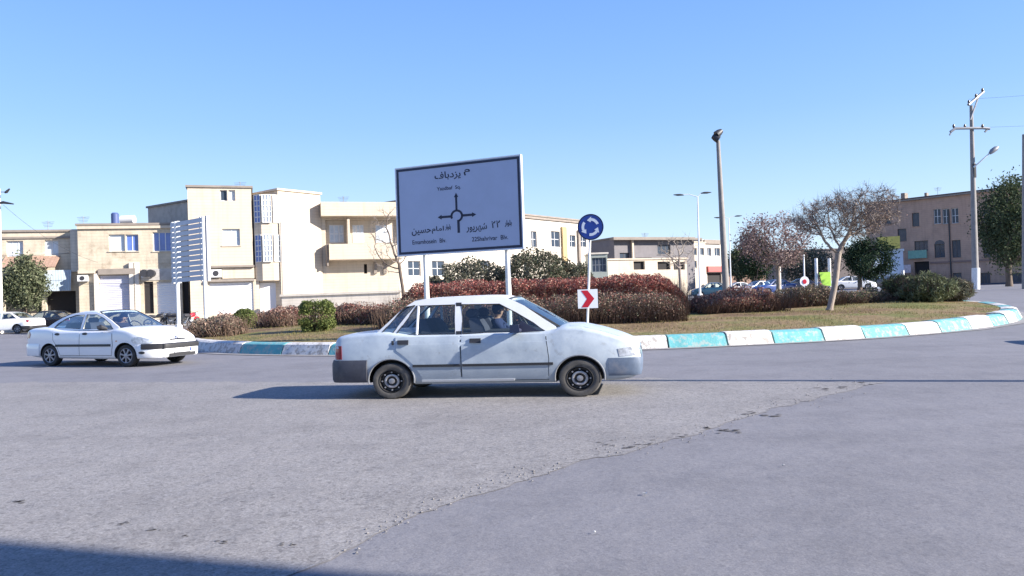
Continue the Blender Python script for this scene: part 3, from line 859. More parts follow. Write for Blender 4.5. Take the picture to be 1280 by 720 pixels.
for n_ in pr.sides():
    # doors
    dr = pr.panel('door', PX((497, 421), (498, 437), (510, 446), (520, 455), (528, 467), (532, 475), (580, 475), (579, 421)), n_, M_pride, .006, parent=None)
    df = pr.panel('door', PX((582, 421), (583, 475), (688, 475), (690, 450), (687, 421)), n_, M_pride, .006)
    for (dd, x0) in ((dr, 498), (df, 591)):
        h = MB(); pr.panel('', PX((x0 + 2, 424.5), (x0 + 16, 424.5), (x0 + 16, 430), (x0 + 2, 429.5)), n_, None, .022, mb=h, step=.05); pr.build(h, 'handle', M_blackplastic, dd)
    g = MB()
    pr.panel('', strip2d(PX((519, 456.3), (580, 456.5)), .035), n_, None, .018, mb=g); pr.panel('', strip2d(PX((583, 456.5), (696, 456.5)), .035), n_, None, .018, mb=g)
    pr.build(g, 'rub_strip', M_blackplastic)
    g = MB(); pr.panel('', strip2d(PX((530, 475), (648, 475)), .028), n_, None, .014, mb=g); pr.build(g, 'sill_trim', mat('sill_white', (.75, .75, .75), .5))
    g = MB(); pr.panel('', strip2d(PX((498, 421), (499, 437), (511, 446), (521, 455), (529, 467), (533, 475.6), (648, 475.6), (690, 475.6), (691, 450), (688, 424)), .008), n_, None, .0025, mb=g)
    pr.panel('', strip2d(PX((581, 421), (581.5, 475.6)), .012), n_, None, .0025, mb=g)
    pr.build(g, 'door_gap', M_blackplastic)
    g = MB(); pr.panel('', PX((492, 425), (495, 425), (495, 430), (492, 430)), n_, None, .006, mb=g, step=.03); pr.build(g, 'side_marker', M_blackplastic)
    # black centre pillar between the white door frames, and the rear door's glass divider
    g = MB(); q = PX((574.8, 420), (582, 420), (580.6, 380.5), (573.4, 380.5)); sg = n_[1]
    g.hexa([(x, sg * (pr.ys(x, z) + d), z) for d in (.004, -.02) for x, z in q]) if False else g.add([(x, sg * (pr.ys(x, z) + .004), z) for x, z in q] + [(x, sg * (pr.ys(x, z) - .02), z) for x, z in q], [(0, 1, 2, 3), (7, 6, 5, 4), (0, 4, 5, 1), (1, 5, 6, 2), (2, 6, 7, 3), (3, 7, 4, 0)])
    pr.build(g, 'centre_pillar', M_blackplastic)
    g = MB(); (xa, za), (xb, zb) = PX((523.5, 418.5), (524, 383)); g.tube([(xa, sg * (pr.ys(xa, za) - .004), za), (xb, sg * (pr.ys(xb, zb) - .004), zb)], .016, 6); pr.build(g, 'window_divider', pride_cfg['frame_mat'])
    # mirror
    g = MB(); sg = n_[1]; x0, z0 = pride_xy(652, 414)
    g.hexa([(x0 - .07, sg * .77, z0 - .055), (x0 + .04, sg * .77, z0 - .055), (x0 + .07, sg * .97, z0 - .05), (x0 - .06, sg * .95, z0 - .05), (x0 - .07, sg * .78, z0 + .055), (x0 + .03, sg * .78, z0 + .055), (x0 + .05, sg * .95, z0 + .06), (x0 - .06, sg * .93, z0 + .06)])
    g.tube([(x0 + .04, sg * .72, z0 - .03), (x0 + .01, sg * .8, z0 - .02)], .03, 8)
    g.prism([(x0 - .02, z0 - .05), (x0 + .30, z0 - .05), (x0 + .18, z0 + .02), (x0 + .06, z0 + .11)], sg * .735, sg * .745)
    pr.build(g, 'wing_mirror', mat('mirror_navy', (0.03, 0.035, 0.07), 0.4))
    # lamps on the corners
    g = MB(); pr.panel('', PX((412, 430), (424, 430), (424, 447), (412, 447)), n_, None, .006, mb=g, step=.06); pr.build(g, 'tail_light', M_redlamp)
    g = MB(); pr.panel('', PX((774, 441), (790, 439), (795, 449), (776, 450)), n_, None, .004, mb=g, step=.05); pr.build(g, 'indicator', M_lampglass)
# bumpers as bands round the ends
def band(car, x_in, end, z0, z1, proud, prof=None, cut=None):
    """cross-section swept along the body's plan outline from one side, round the end, to the other"""
    L = car.c['L'] / 2
    path = []
    n = 18
    for i in range(n + 1):
        x = x_in + (end * L - x_in) * (1 - (1 - i / n) ** 2)
        path.append((x, car.w(x)))
    path += [(path[-1][0], path[-1][1] * q) for q in (.75, .5, .25, 0)]
    path += [(x, -y) for x, y in path[-2::-1]]
    prof = prof or [(-.02, 0), (.6, 0), (1, .12), (1.05, .5), (1, .85), (.6, 1), (-.02, 1)]
    vs = []
    N = len(path)
    for i, (x, y) in enumerate(path):
        a = Vector(path[max(i - 1, 0)]); b_ = Vector(path[min(i + 1, N - 1)])
        d = (b_ - a).normalized(); nn = Vector((d.y, -d.x))
        if nn.dot(Vector((x - x_in * .2, y))) < 0: nn = -nn
        bulge = 1.0 + .6 * (1 - (y / path[0][1]) ** 2) if abs(x) > L - .02 else 1.0
        for (pp, t) in prof:
            q = Vector((x, y)) + nn * (proud * pp * (bulge if pp > 0 else 1)); vs.append((q.x, q.y, z0 + (z1 - z0) * t))
    P = len(prof); mb = MB()
    fs = [(i * P + j, i * P + (j + 1) % P, (i + 1) * P + (j + 1) % P, (i + 1) * P + j) for i in range(N - 1) for j in range(P)] + [tuple(range(P)), tuple((N - 1) * P + j for j in range(P))]
    mb.add(vs, fs); return mb
M_bump_r = mat('dark_grey_bumper', (0.05, 0.052, 0.068), 0.6, 0.2, 8, dirt=(0.12, 0.12, 0.12), dscale=3, damt=.5)
M_bump_f = mat('grey_bumper', (0.10, 0.135, 0.20), 0.5, 0.15, 8, dirt=(0.2, 0.2, 0.22), dscale=4, damt=.5)
pr.build(band(pr, -1.49, -1, .25, .575, .035), 'bumper', M_bump_r)['label'] = 'dark grey rear bumper'
pr.build(band(pr, 1.58, 1, .29, .535, .014, [(-.3, .0), (.0, .02), (.7, .22), (1, .5), (1, .8), (.5, 1), (-.02, 1)]), 'bumper', M_bump_f)['label'] = 'scuffed grey front bumper'
hl = MB(); pr.panel('', [(-.62, .555), (-.30, .555), (-.30, .64), (-.56, .655), (-.64, .62)], (1, 0), None, .012, mb=hl, step=.07); pr.build(hl, 'headlight', M_lampglass)
hl = MB(); pr.panel('', [(.62, .555), (.30, .555), (.30, .64), (.56, .655), (.64, .62)], (1, 0), None, .012, mb=hl, step=.07); pr.build(hl, 'headlight', M_lampglass)
gr = MB(); pr.panel('', [(-.27, .56), (.27, .56), (.27, .63), (-.27, .63)], (1, 0), None, .008, mb=gr); pr.build(gr, 'grille', M_blackplastic)
for sg in (-1, 1):
    for wx in pride_cfg['wheels']:
        g = MB(); g.tube([(wx + .306 * math.cos(a), sg * (pr.w(wx) * 1.004), .277 + .306 * math.sin(a)) for a in [R(-8 + k * 196 / 20) for k in range(21)]], .010, 6)
        pr.build(g, 'arch_lip', mat('arch_grey', (.20, .21, .23), .6))
for sg in (-1, 1):
    g = MB(); g.tube([(x_, sg * pr.w(x_) * .84, pr.top(x_) + .0035) for x_ in (1.12, 1.3, 1.5, 1.7, 1.85)], .0035, 5); pr.build(g, 'hood_gap', M_blackplastic)
    g = MB(); g.tube([(x_, sg * pr.w(x_) * .84, pr.top(x_) + .0035) for x_ in (-1.42, -1.6, -1.8, -1.9)], .0035, 5); pr.build(g, 'trunk_gap', M_blackplastic)
g = MB(); g.box((-2.035, -.26, .60), (-2.0, .26, .72)); pr.build(g, 'number_plate', M_plate, None, False)
# place: middle of the flank seen at u ~ 605, nearest wheels on the ground at v 498 / 496
PC = gp(605, 489); pr.root.location = (PC[0] + .14, PC[1] - .05, 0); pr.root.rotation_euler = (0, 0, R(-10))
seated_person('person', 'driver in dark blue top at the wheel of the faded middle sedan', pr.root, .10, .36, 1.14, mat('navy_cloth', (0.02, 0.03, 0.09), 0.85), (.38, 0), mat('black_hair', (0.015, 0.012, 0.012), 0.6))

# ---- the white sedan coming round the island
M_white = mat('white_car_paint', (0.80, 0.80, 0.80), 0.25, 0.02, 2, coat=0.8)
p206 = dict(name='sedan_car', L=4.19, r=.285, wheels=(-1.17, 1.27), track=1.43, gap=.035, tub=(-1.0, .80),
    label='clean white sedan with black rub strips coming round the left of the island',
    top=[(-2.095, .84), (-2.07, .93), (-2.0, .985), (-1.8, 1.02), (-1.5, 1.035), (-1.2, 1.03), (-.95, .99), (-.7, .965), (.6, .93), (.85, .955), (1.0, .985), (1.25, .965), (1.55, .88), (1.8, .78), (1.95, .69), (2.05, .60), (2.095, .55)],
    bot=[(-2.095, .36), (-1.9, .27), (-1.4, .22), (1.0, .20), (1.7, .20), (1.95, .21), (2.095, .26)],
    w=[(-2.095, .62), (-2.05, .70), (-1.9, .76), (-1.5, .80), (-.8, .825), (.5, .83), (1.0, .83), (1.4, .82), (1.7, .77), (1.9, .69), (2.02, .59), (2.095, .48)],
    belt=.93, roofz=1.42, yb=.765, yr=.58, xmid=-.2, tap=.06,
    side=[(-1.42, .95), (-1.40, 1.02), (-1.15, 1.17), (-.9, 1.29), (-.65, 1.37), (-.4, 1.405), (0, 1.42), (.2, 1.405), (.4, 1.34), (.7, 1.18), (.95, 1.02), (1.02, .94)],
    holes=[[(-1.1, 1.03), (-.18, .985), (-.18, 1.35), (-.45, 1.35), (-.75, 1.27), (-1.0, 1.14)], [(-.10, .98), (.82, .965), (.70, 1.09), (.45, 1.25), (.2, 1.345), (-.10, 1.355)]],
    roofline=[(-.80, 1.35), (-.6, 1.395), (-.3, 1.43), (0, 1.438), (.15, 1.43), (.28, 1.40)],
    ws=(1.03, .985, .26, 1.42), rw=(-1.42, 1.03, -.78, 1.37))
pj = Car(p206, M_white, 1.215)
pj.cabin(); pj.wheels('alloy'); pj.seats(-.02, -.8); pj.steering(.42, .36)
for n_ in pj.sides():
    sg = n_[1]
    dr = pj.panel('door', [(-1.02, .97), (-1.0, .70), (-.86, .52), (-.78, .30), (-.15, .30), (-.13, .96)], n_, M_white, .006)
    df = pj.panel('door', [(-.115, .96), (-.135, .30), (.86, .30), (.90, .55), (.88, .93)], n_, M_white, .006)
    for (dd, x0) in ((dr, -.92), (df, -.02)):
        h = MB(); pj.panel('', circ(x0 + .06, .86, .075, .032), n_, None, .022, mb=h, step=.05); pj.build(h, 'handle', M_blackplastic, dd)
    g = MB(); pj.panel('', strip2d([(-.92, .555), (-.145, .555)], .06), n_, None, .02, mb=g); pj.panel('', strip2d([(-.12, .555), (.86, .555)], .06), n_, None, .02, mb=g); pj.build(g, 'rub_strip', M_blackplastic)
    g = MB(); pj.panel('', strip2d([(-1.03, .96), (-1.01, .70), (-.87, .52), (-.79, .295), (.87, .295), (.91, .55), (.89, .93)], .012), n_, None, .0025, mb=g)
    pj.panel('', strip2d([(-.122, .95), (-.142, .30)], .012), n_, None, .0025, mb=g); pj.build(g, 'door_gap', M_blackplastic)
    g = MB(); x0, z0 = .62, 1.0
    g.tube([(x0 + .1, sg * .79, z0 - .03), (x0 + .05, sg * .86, z0), (x0 + .03, sg * .92, z0 + .02), (x0, sg * .98, z0 + .01)], [.03, .06, .075, .045], 10)
    pj.build(g, 'wing_mirror', M_blackplastic)
    cn = (math.cos(R(38)), sg * math.sin(R(38)))
    # big swept headlights
    g = MB(); s2 = -sg
    pj.panel('', [(s2 * a_, z_) for a_, z_ in ((-.36, .60), (-.02, .585), (.16, .625), (.02, .695), (-.22, .755), (-.38, .745), (-.40, .66))], (math.cos(R(45)), sg * math.sin(R(45))), None, .008, mb=g, step=.06, mid=1.2)
    pj.build(g, 'headlight', M_lampglass)
    g = MB(); pj.panel('', [(-2.09, .74), (-1.88, .76), (-1.84, .86), (-1.9, .95), (-2.06, .93)], n_, None, .006, mb=g, step=.06); pj.build(g, 'tail_light', M_redlamp)
    g = MB(); pj.panel('', circ(1.03, .66, .03, .014, 10), n_, None, .006, mb=g, step=.02); pj.build(g, 'side_marker', M_orange)
    g = MB(); ff = (math.cos(R(50)), sg * math.sin(R(50)))
    pj.panel('', circ(-sg * -0.0 + s2 * -.10, .36, .07, .035, 12), ff, None, .05, mb=g, step=.05, mid=1.2); pj.build(g, 'fog_light', M_blackplastic)
bf = pj.build(band(pj, 1.63, 1, .22, .56, .04, [(-.05, 0), (.4, 0), (.85, .1), (1, .4), (1, .8), (.5, 1), (-.05, 1)]), 'bumper', M_white)
bf['label'] = 'white front bumper'
pj.build(band(pj, 1.72, 1, .43, .575, .055), 'bumper_strip', M_blackplastic, bf)
pj.build(band(pj, -1.50, -1, .28, .60, .03), 'bumper', M_white)['label'] = 'white rear bumper'
g = MB(); pj.panel('', [(-.24, .645), (.24, .645), (.22, .675), (-.22, .675)], (1, 0), None, .02, mb=g, step=.08); pj.build(g, 'grille', M_blackplastic)
g = MB(); g.box((2.15, -.40, .235), (2.172, .40, .315)); pj.build(g, 'air_intake', M_blackplastic, None, False)
g = MB(); g.box((2.15, -.26, .33), (2.182, .26, .43)); pl = pj.build(g, 'number_plate', M_plate, None, False)
g = MB(); g.box((2.1815, .21, .335), (2.1845, .255, .425)); pj.build(g, 'plate_band', mat('plate_blue', (.02, .05, .3), .4), pl, False)
g = MB(); g.tube([pj.proj(a_, z_, (1, 0), .012) for a_, z_ in ((-.05, .66), (-.015, .70), (.0, .73), (.03, .72), (.015, .69), (.05, .665))], .010, 6); pj.build(g, 'emblem', M_chrome)
for sg in (-1, 1):
    g = MB(); g.tube([pj.proj(sg * y_, z_, (1, 0), .001) if False else (x_, sg * y_, pj.top(x_) + .031 * (1 - (y_ / .8) ** 2) + .001) for x_, y_, z_ in ((1.05, .70, 0), (1.4, .62, 0), (1.75, .48, 0), (1.93, .34, 0))], .004, 5)
    pj.build(g, 'hood_gap', M_blackplastic)
g = MB(); g.box((.93, -.14, .995), (1.02, .16, 1.012)); pj.build(g, 'wiper_cowl', M_blackplastic, None, False)
g = MB(); g.tube([(-.55, 0, 1.44), (-.62, 0, 1.62)], .006, 5); pj.build(g, 'aerial', M_blackplastic)
a0 = gp(142, 455)
pj.root.location = (a0[0] - .10, a0[1] + .15, 0); pj.root.rotation_euler = (0, 0, R(-25))
seated_person('person', 'driver in dark top behind the windshield of the clean white sedan', pj.root, .05, .36, 1.215, mat('charcoal_cloth', (0.03, 0.03, 0.05), 0.85), (.38, 0), MATS['black_hair'])

# ---- one plain saloon for the far traffic, copied and repainted
gen = dict(name='parked_car', L=4.4, r=.30, wheels=(-1.3, 1.32), track=1.45, gap=.04, tub=(-1.0, .9), n=36, label='x',
    top=[(-2.2, .80), (-2.15, .92), (-1.9, .98), (-1.3, 1.0), (-1.0, .95), (.8, .93), (1.0, .97), (1.4, .94), (1.8, .84), (2.1, .72), (2.2, .62)],
    bot=[(-2.2, .36), (-1.9, .26), (0, .22), (1.9, .23), (2.2, .3)],
    w=[(-2.2, .66), (-2.1, .76), (-1.5, .83), (0, .85), (1.4, .83), (1.95, .76), (2.15, .66), (2.2, .6)],
    belt=.93, roofz=1.42, yb=.78, yr=.60, xmid=-.2, tap=.05,
    side=[(-1.5, .95), (-1.45, 1.0), (-1.1, 1.2), (-.8, 1.36), (-.5, 1.41), (.1, 1.42), (.35, 1.37), (.7, 1.17), (1.0, 1.0), (1.05, .94)],
    holes=[[(-1.2, 1.0), (-.22, .98), (-.22, 1.35), (-.72, 1.34)], [(-.12, .98), (.85, .97), (.35, 1.33), (-.12, 1.355)]],
    roofline=[(-.85, 1.35), (-.6, 1.41), (-.2, 1.435), (.1, 1.435), (.3, 1.39)], ws=(1.05, .97, .28, 1.40), rw=(-1.5, 1.0, -.83, 1.37))
gc = Car(gen, M_white, 1.0); gc.cabin(); gc.wheels('alloy'); gc.seats(0, -.8)
for n_ in gc.sides():
    g = MB(); gc.panel('', [(-2.19, .70), (-1.95, .74), (-1.9, .88), (-2.15, .88)], n_, None, .008, mb=g, step=.1); gc.build(g, 'tail_light', M_redlamp)
    g = MB(); gc.panel('', [(1.95, .62), (2.18, .60), (2.12, .70), (1.9, .74)], n_, None, .008, mb=g, step=.1); gc.build(g, 'headlight', M_lampglass)
    g = MB(); x0, z0 = .62, 1.0; g.tube([(x0, n_[1] * .79, z0), (x0, n_[1] * .95, z0 + .02)], [.04, .06], 8); gc.build(g, 'wing_mirror', M_blackplastic)
gc.build(band(gc, -1.62, -1, .28, .5, .03), 'bumper', M_blackplastic); gc.build(band(gc, 1.66, 1, .26, .5, .03), 'bumper', M_white)
def repaint(root, M):
    for o in root.children:
        if any(s_.material == M_white for s_ in o.material_slots):
            for s_ in o.material_slots:
                if s_.material == M_white: s_.link = 'OBJECT'; s_.material = M
cars = [  # pixel of the middle of the car, distance, heading, paint, label
    (8, 50.5, 176, M_white, 'white saloon cut by the left edge of the photo, on the far side road'),
    (62, 53, 168, mat('black_car_paint', (.012, .013, .02), .2, coat=.8), 'black car half hidden behind the white saloon at the left'),
    (1066, 80, -10, M_white, 'white car parked behind the bare umbrella-shaped tree'),
    (948, 84, 205, mat('silver_car_paint', (.42, .44, .50), .3, coat=.6), 'silver blue car behind the brown hedge beside the small bare tree'),
    (968, 74, 200, mat('blue_car_paint', (.03, .06, .20), .25, coat=.8), 'dark blue car partly hidden by the small bare tree trunk'),
    (922, 92, 185, M_white, 'small white car just past the tall concrete pole'),
    (1000, 82, 170, mat('darkgrey_car_paint', (.03, .03, .045), .25, coat=.8), 'dark grey car between the small bare tree and the white posts'),
    (1103, 84, 5, MATS['black_car_paint'], 'black car parked at the nose of the white car, before the pale blue booth'),
    (890, 76, 178, mat('teal_car_paint', (.01, .05, .09), .25, coat=.8), 'dark teal car between the street lamp and the concrete pole')]
for i, (u, Y, hd, M, lab) in enumerate(cars):
    o = gc.root if i == 0 else copy_tree(gc.root)
    p = at(u, 370, Y)
    o.location = (p.x, Y, gz(p.x, Y)); o.rotation_euler = (0, 0, R(hd))
    o['label'] = lab; o['group'] = 'cars parked and passing beyond the island'
    cars[i] = (o, M)
for o, M in cars:
    if M != M_white: repaint(o, M)
# ------------------------------------------------------------------ signs
M_post = mat('post_white', (.72, .72, .70), .5, .08, 4, dirt=(.35, .32, .28), dscale=3, damt=.4)
M_navy = mat('sign_navy', (.006, .010, .04), .4)
M_signface = mat('sign_face', (.37, .42, .57), .35, .04, 2)
M_rim = mat('sign_rim', (.78, .78, .78), .4)
BL = at(499, 319.5, 21.8); BR = at(654.5, 315.5, 20.3); TL = at(496, 212, 21.8)
ax = Vector((BR.x - BL.x, BR.y - BL.y, 0)); SW = ax.length; ax.normalize(); SH = TL.z - BL.z
nrm = Vector((ax.y, -ax.x, 0)); 
if nrm.y > 0: nrm = -nrm
def sp(a, z, d=0):
    """point of the panel: a along, z up, d towards the viewer (metres)"""
    return Vector((BL.x, BL.y, BL.z)) + ax * a + Vector((0, 0, z)) + nrm * d
def sbox(mb, a0, a1, z0, z1, d0, d1, mi=0):
    mb.hexa([sp(a0, z0, d1), sp(a1, z0, d1), sp(a1, z0, d0), sp(a0, z0, d0), sp(a0, z1, d1), sp(a1, z1, d1), sp(a1, z1, d0), sp(a0, z1, d0)], mi)
mid = (BL + BR) / 2
sign = thing('direction_sign', (mid.x, mid.y, iz(mid.x, mid.y)), 'large two post blue grey direction sign with a roundabout diagram and Persian lettering', 'road sign')
g = MB(); sbox(g, 0, SW, 0, SH, 0, .03); g.build('panel', M_signface, sign)
g = MB(); w_ = .085
for a0, a1, z0, z1 in ((.02, SW - .02, SH - w_, SH - .02), (.02, SW - .02, .02, w_), (.02, w_, w_, SH - w_), (SW - w_, SW - .02, w_, SH - w_)): sbox(g, a0, a1, z0, z1, .03, .036)
g.build('border', M_navy, sign)
g = MB()
for a0, a1, z0, z1 in ((-.03, SW + .03, SH, SH + .03), (-.03, SW + .03, -.03, 0), (-.03, 0, 0, SH), (SW, SW + .03, 0, SH)): sbox(g, a0, a1, z0, z1, -.06, .045)
g.build('rim', M_rim, sign)
for u in (530, 633):
    # where this post stands along the panel
    d = ray(u, 345); t = (BL.x * ax.y - BL.y * ax.x) / (d.x * ax.y - d.y * ax.x); p = d * t
    a = (Vector((p.x, p.y, 0)) - Vector((BL.x, BL.y, 0))).dot(ax)
    g = MB(); b0 = sp(a, 0, -.12)
    g.tube([(b0.x, b0.y, iz(b0.x, b0.y) - .1), (b0.x, b0.y, BL.z + SH - .2)], .075, 14); g.build('post', M_post, sign, True)
for z in (.4, 1.2, 2.0):
    g = MB(); sbox(g, .1, SW - .1, z, z + .06, -.05, -.002); g.build('crossbar', mat('galvanised', (.4, .4, .42), .5, metal=.5), sign)
DM = MB()
def dia(pl): # flat shape from panel pixels, fraction of panel
    q = [(x * SW, z * SH) for x, z in pl]
    n = len(q); tri = geometry.tessellate_polygon([[Vector((a, b, 0)) for a, b in q]])
    DM.add([sp(a, z, .034) for a, z in q], [tuple(t) for t in tri])
def fr(u, v): # zoomed crop of the photo (977 px wide, panel from 80..895) to panel fractions
    x = (u - 90) / (890 - 90); top = 122 - 68 * x; bot = 668 - 32 * x
    return (x, (bot - v) / (bot - top))
cx, cz = fr(486, 425)
rx = 34 / 800; rz = 34 / 560 * 1.0
N = 28; a0, a1 = R(-75), R(205)
arc = [(cx + (rx + .0085) * math.cos(a0 + (a1 - a0) * i / N), cz + (rz + .012) * math.sin(a0 + (a1 - a0) * i / N)) for i in range(N + 1)]
arc += [(cx + (rx - .0085) * math.cos(a0 + (a1 - a0) * i / N), cz + (rz - .012) * math.sin(a0 + (a1 - a0) * i / N)) for i in range(N, -1, -1)]
dia(arc)
def stroke(p, q, w=.0085):
    k = SW / SH; p = Vector((p[0] * SW, p[1] * SH)); q = Vector((q[0] * SW, q[1] * SH)); d = (q - p).normalized(); nn = Vector((-d.y, d.x)) * w * SW
    dia([((v.x) / SW, v.y / SH) for v in (p + nn, q + nn, q - nn, p - nn)])
def head(p, d, s=.022):
    P_ = Vector((p[0] * SW, p[1] * SH)); d = Vector(d).normalized(); nn = Vector((-d.y, d.x)) * s * SW * .8
    dia([(v.x / SW, v.y / SH) for v in (P_ + nn, P_ + d * s * SW * 1.5, P_ - nn)])
stroke((cx, cz + rz), (cx, cz + rz + .155)); head((cx, cz + rz + .15), (0, 1))
stroke((cx + rx, cz), (cx + rx + .085, cz)); head((cx + rx + .08, cz), (1, 0))
stroke((cx - rx, cz), (cx - rx - .085, cz)); head((cx - rx - .08, cz), (-1, 0))
stroke((cx + .012, cz - rz + .015), (cx + .012, cz - rz - .13), .010)
DM.build('diagram', M_navy, sign)
def lettering(body, a_c, z_c, width, height, name='lettering', M=M_navy, place=None, parent=None, bold=0.0):
    cu = bpy.data.curves.new('t', 'FONT'); cu.body = body; cu.offset = bold
    o = bpy.data.objects.new('t', cu); COL.objects.link(o); bpy.context.view_layer.update()
    me = bpy.data.meshes.new_from_object(o.evaluated_get(bpy.context.evaluated_depsgraph_get()))
    bpy.data.objects.remove(o)
    x0 = min(v.co.x for v in me.vertices); x1 = max(v.co.x for v in me.vertices); y0 = min(v.co.y for v in me.vertices); y1 = max(v.co.y for v in me.vertices)
    g = MB(); g.add([place(a_c + ((v.co.x - x0) / (x1 - x0) - .5) * width, z_c + ((v.co.y - y0) / (y1 - y0) - .5) * height) for v in me.vertices], [tuple(p.vertices) for p in me.polygons])
    return g.build(name, M, parent)
pl = lambda a, z: sp(a * SW, z * SH, .0345)
def ink(body, u, v, w, h, bold=.018):
    x, z = fr(u, v); lettering(body, x, z, w / 800, h / 565, place=pl, parent=sign, bold=bold)
ink('\ufed1\ufe8e\ufe91\ufea9\ufeb0\ufbfe', 435, 168, 170, 56)
ink('\ufee1', 560, 150, 40, 40)
ink('Yazdbaf  Sq.', 440, 250, 156, 30, .012)
ink('\ufead\ufeee\ufbfe\ufeae\ufeec\ufeb7', 610, 503, 130, 54)
ink('\u06f2', 716, 485, 24, 44, .02); ink('\u06f2', 745, 482, 24, 44, .02)
ink('\ufead\ufe8d\ufeee\ufee0\ufe91', 806, 480, 42, 42, .03)
ink('22Shahrivar  Blv.', 690, 570, 225, 28, .012)
ink('\ufee6\ufbff\ufeb4\ufea3', 250, 520, 130, 48)
ink('\ufee1\ufe8e\ufee3\ufe8d', 360, 510, 80, 46)
ink('\ufead\ufe8d\ufeee\ufee0\ufe91', 427, 496, 36, 40, .03)
ink('Emamhosein  Blv.', 300, 582, 225, 28, .012)

# round blue roundabout sign with the small red chevron below it
def disc_point(c, nx, a, z, d): return Vector(c) + Vector((nx.y * -1, nx.x, 0)) * a * -1 + Vector((0, 0, z)) + nx * d
b0 = at(733, 411, 19.95); b1 = at(738.5, 284, 19.95)
bz = iz(b0.x, b0.y)
rs = thing('roundabout_sign', (b0.x, b0.y, bz), 'round blue sign with white arrows on a slim white post above a red chevron', 'road sign')
g = MB(); g.tube([(b0.x, b0.y, bz - .1), (b0.x * .5 + b1.x * .5, b0.y, (bz + b1.z) / 2), (b1.x, b0.y, b1.z + .25)], .033, 12); g.build('post', M_post, rs, True)
nx = Vector((-.25, -.968, 0)); tx = Vector((.968, -.25, 0))
C = Vector((b1.x, b0.y, b1.z)) + nx * .05
def dp(a, z, d): return C + tx * a + Vector((0, 0, z)) + nx * d
def poly3(mb, pl, d): 
    tri = geometry.tessellate_polygon([[Vector((a, b, 0)) for a, b in pl]]); mb.add([dp(a, z, d) for a, z in pl], [tuple(t) for t in tri])
RD = .345
g = MB(); n = 40
vs = [dp(RD * math.cos(6.28318 * i / n), RD * math.sin(6.28318 * i / n), d) for d in (0, .012) for i in range(n)]
g.add(vs, [tuple(range(n)), tuple(range(n, 2 * n))] + [(i, (i + 1) % n, (i + 1) % n + n, i + n) for i in range(n)])
g.build('disc', mat('sign_blue', (.012, .05, .30), .35), rs)
g = MB()
ro, ri = .30, .325
L = [(RD * .99 * math.cos(6.28318 * i / n), RD * .99 * math.sin(6.28318 * i / n)) for i in range(n)]; I = [(RD * .91 * math.cos(6.28318 * i / n), RD * .91 * math.sin(6.28318 * i / n)) for i in range(n)]
g.add([dp(a, z, .015) for a, z in L + I], [(i, (i + 1) % n, (i + 1) % n + n, i + n) for i in range(n)]); g.build('border', M_navy, rs)
for k in range(3):
    g = MB(); a0 = R(20 + 120 * k); m_ = 10
    arc = [(.235 * math.cos(a0 + R(66) * i / m_), .235 * math.sin(a0 + R(66) * i / m_)) for i in range(m_ + 1)] + [(.165 * math.cos(a0 + R(66) * i / m_), .165 * math.sin(a0 + R(66) * i / m_)) for i in range(m_, -1, -1)]
    poly3(g, arc, .016)
    e = a0 + R(64); poly3(g, [(.275 * math.cos(e), .275 * math.sin(e)), (.2 * math.cos(e + R(32)), .2 * math.sin(e + R(32))), (.125 * math.cos(e), .125 * math.sin(e))], .0165)
    g.build('arrow', mat('sign_white', (.8, .82, .85), .4), rs)
c2 = at(734.5, 373.5, 19.9); C = Vector((c2.x, c2.y - .05, c2.z))
nx = Vector((-.12, -.993, 0)); tx = Vector((.993, -.12, 0))
g = MB(); s_ = .26
g.hexa([dp(-s_, -s_ * .95, .012), dp(s_, -s_ * .95, .012), dp(s_, -s_ * .95, 0), dp(-s_, -s_ * .95, 0), dp(-s_, s_ * .95, .012), dp(s_, s_ * .95, .012), dp(s_, s_ * .95, 0), dp(-s_, s_ * .95, 0)])
cb = g.build('chevron_board', MATS['sign_white'], rs)
g = MB(); poly3(g, [(-.17, .22), (.0, .22), (.17, .0), (.0, -.22), (-.17, -.22), (-.02, 0)], .016); g.build('chevron', mat('sign_red', (.50, .012, .03), .4), cb if False else rs)

# ------------------------------------------------------------------ poles and lamps
M_conc = mat('pole_concrete', (.25, .235, .225), .9, .15, 3, bump=.3, bscale=20, dirt=(.18, .16, .15), dscale=2, damt=.5)
M_metal = mat('lamp_metal', (.22, .23, .25), .5, .1, 4, metal=.3)
M_dark = mat('dark_fitting', (.03, .03, .035), .5)
M_lightpost = mat('pale_post', (.62, .64, .66), .5, .08, 3)
def onland(u, Y, f=gz):
    p = at(u, 370, Y); return Vector((p.x, Y, f(p.x, Y)))
def vert(base, u, v):
    """point above base at the image height v"""
    return at(u, v, base.y)
# tall concrete floodlight pole
b = onland(908, 40, iz); t = at(897.5, 176, 40)
o = thing('floodlight_pole', b, 'tall tapering concrete pole on the island with two floodlights on its tip', 'light pole')
g = MB(); g.tube([b - Vector((0, 0, .2)), b.lerp(t, .5), t], [.19, .15, .10], 16); g.build('pole', M_conc, o, True)
for du, dv, w in ((-3.0, 0.5, 1), (1.5, -6, -1)):
    g = MB(); q = at(897 + du, 172 + dv, 40)
    g.tube([t, q], .04, 8); g.tube([q + Vector((-.14 * w, 0, .10)), q + Vector((0, -.05, 0)), q + Vector((.16 * w, -.08, -.12))], [.12, .18, .2], 12); g.build('floodlight', M_dark, o, True)
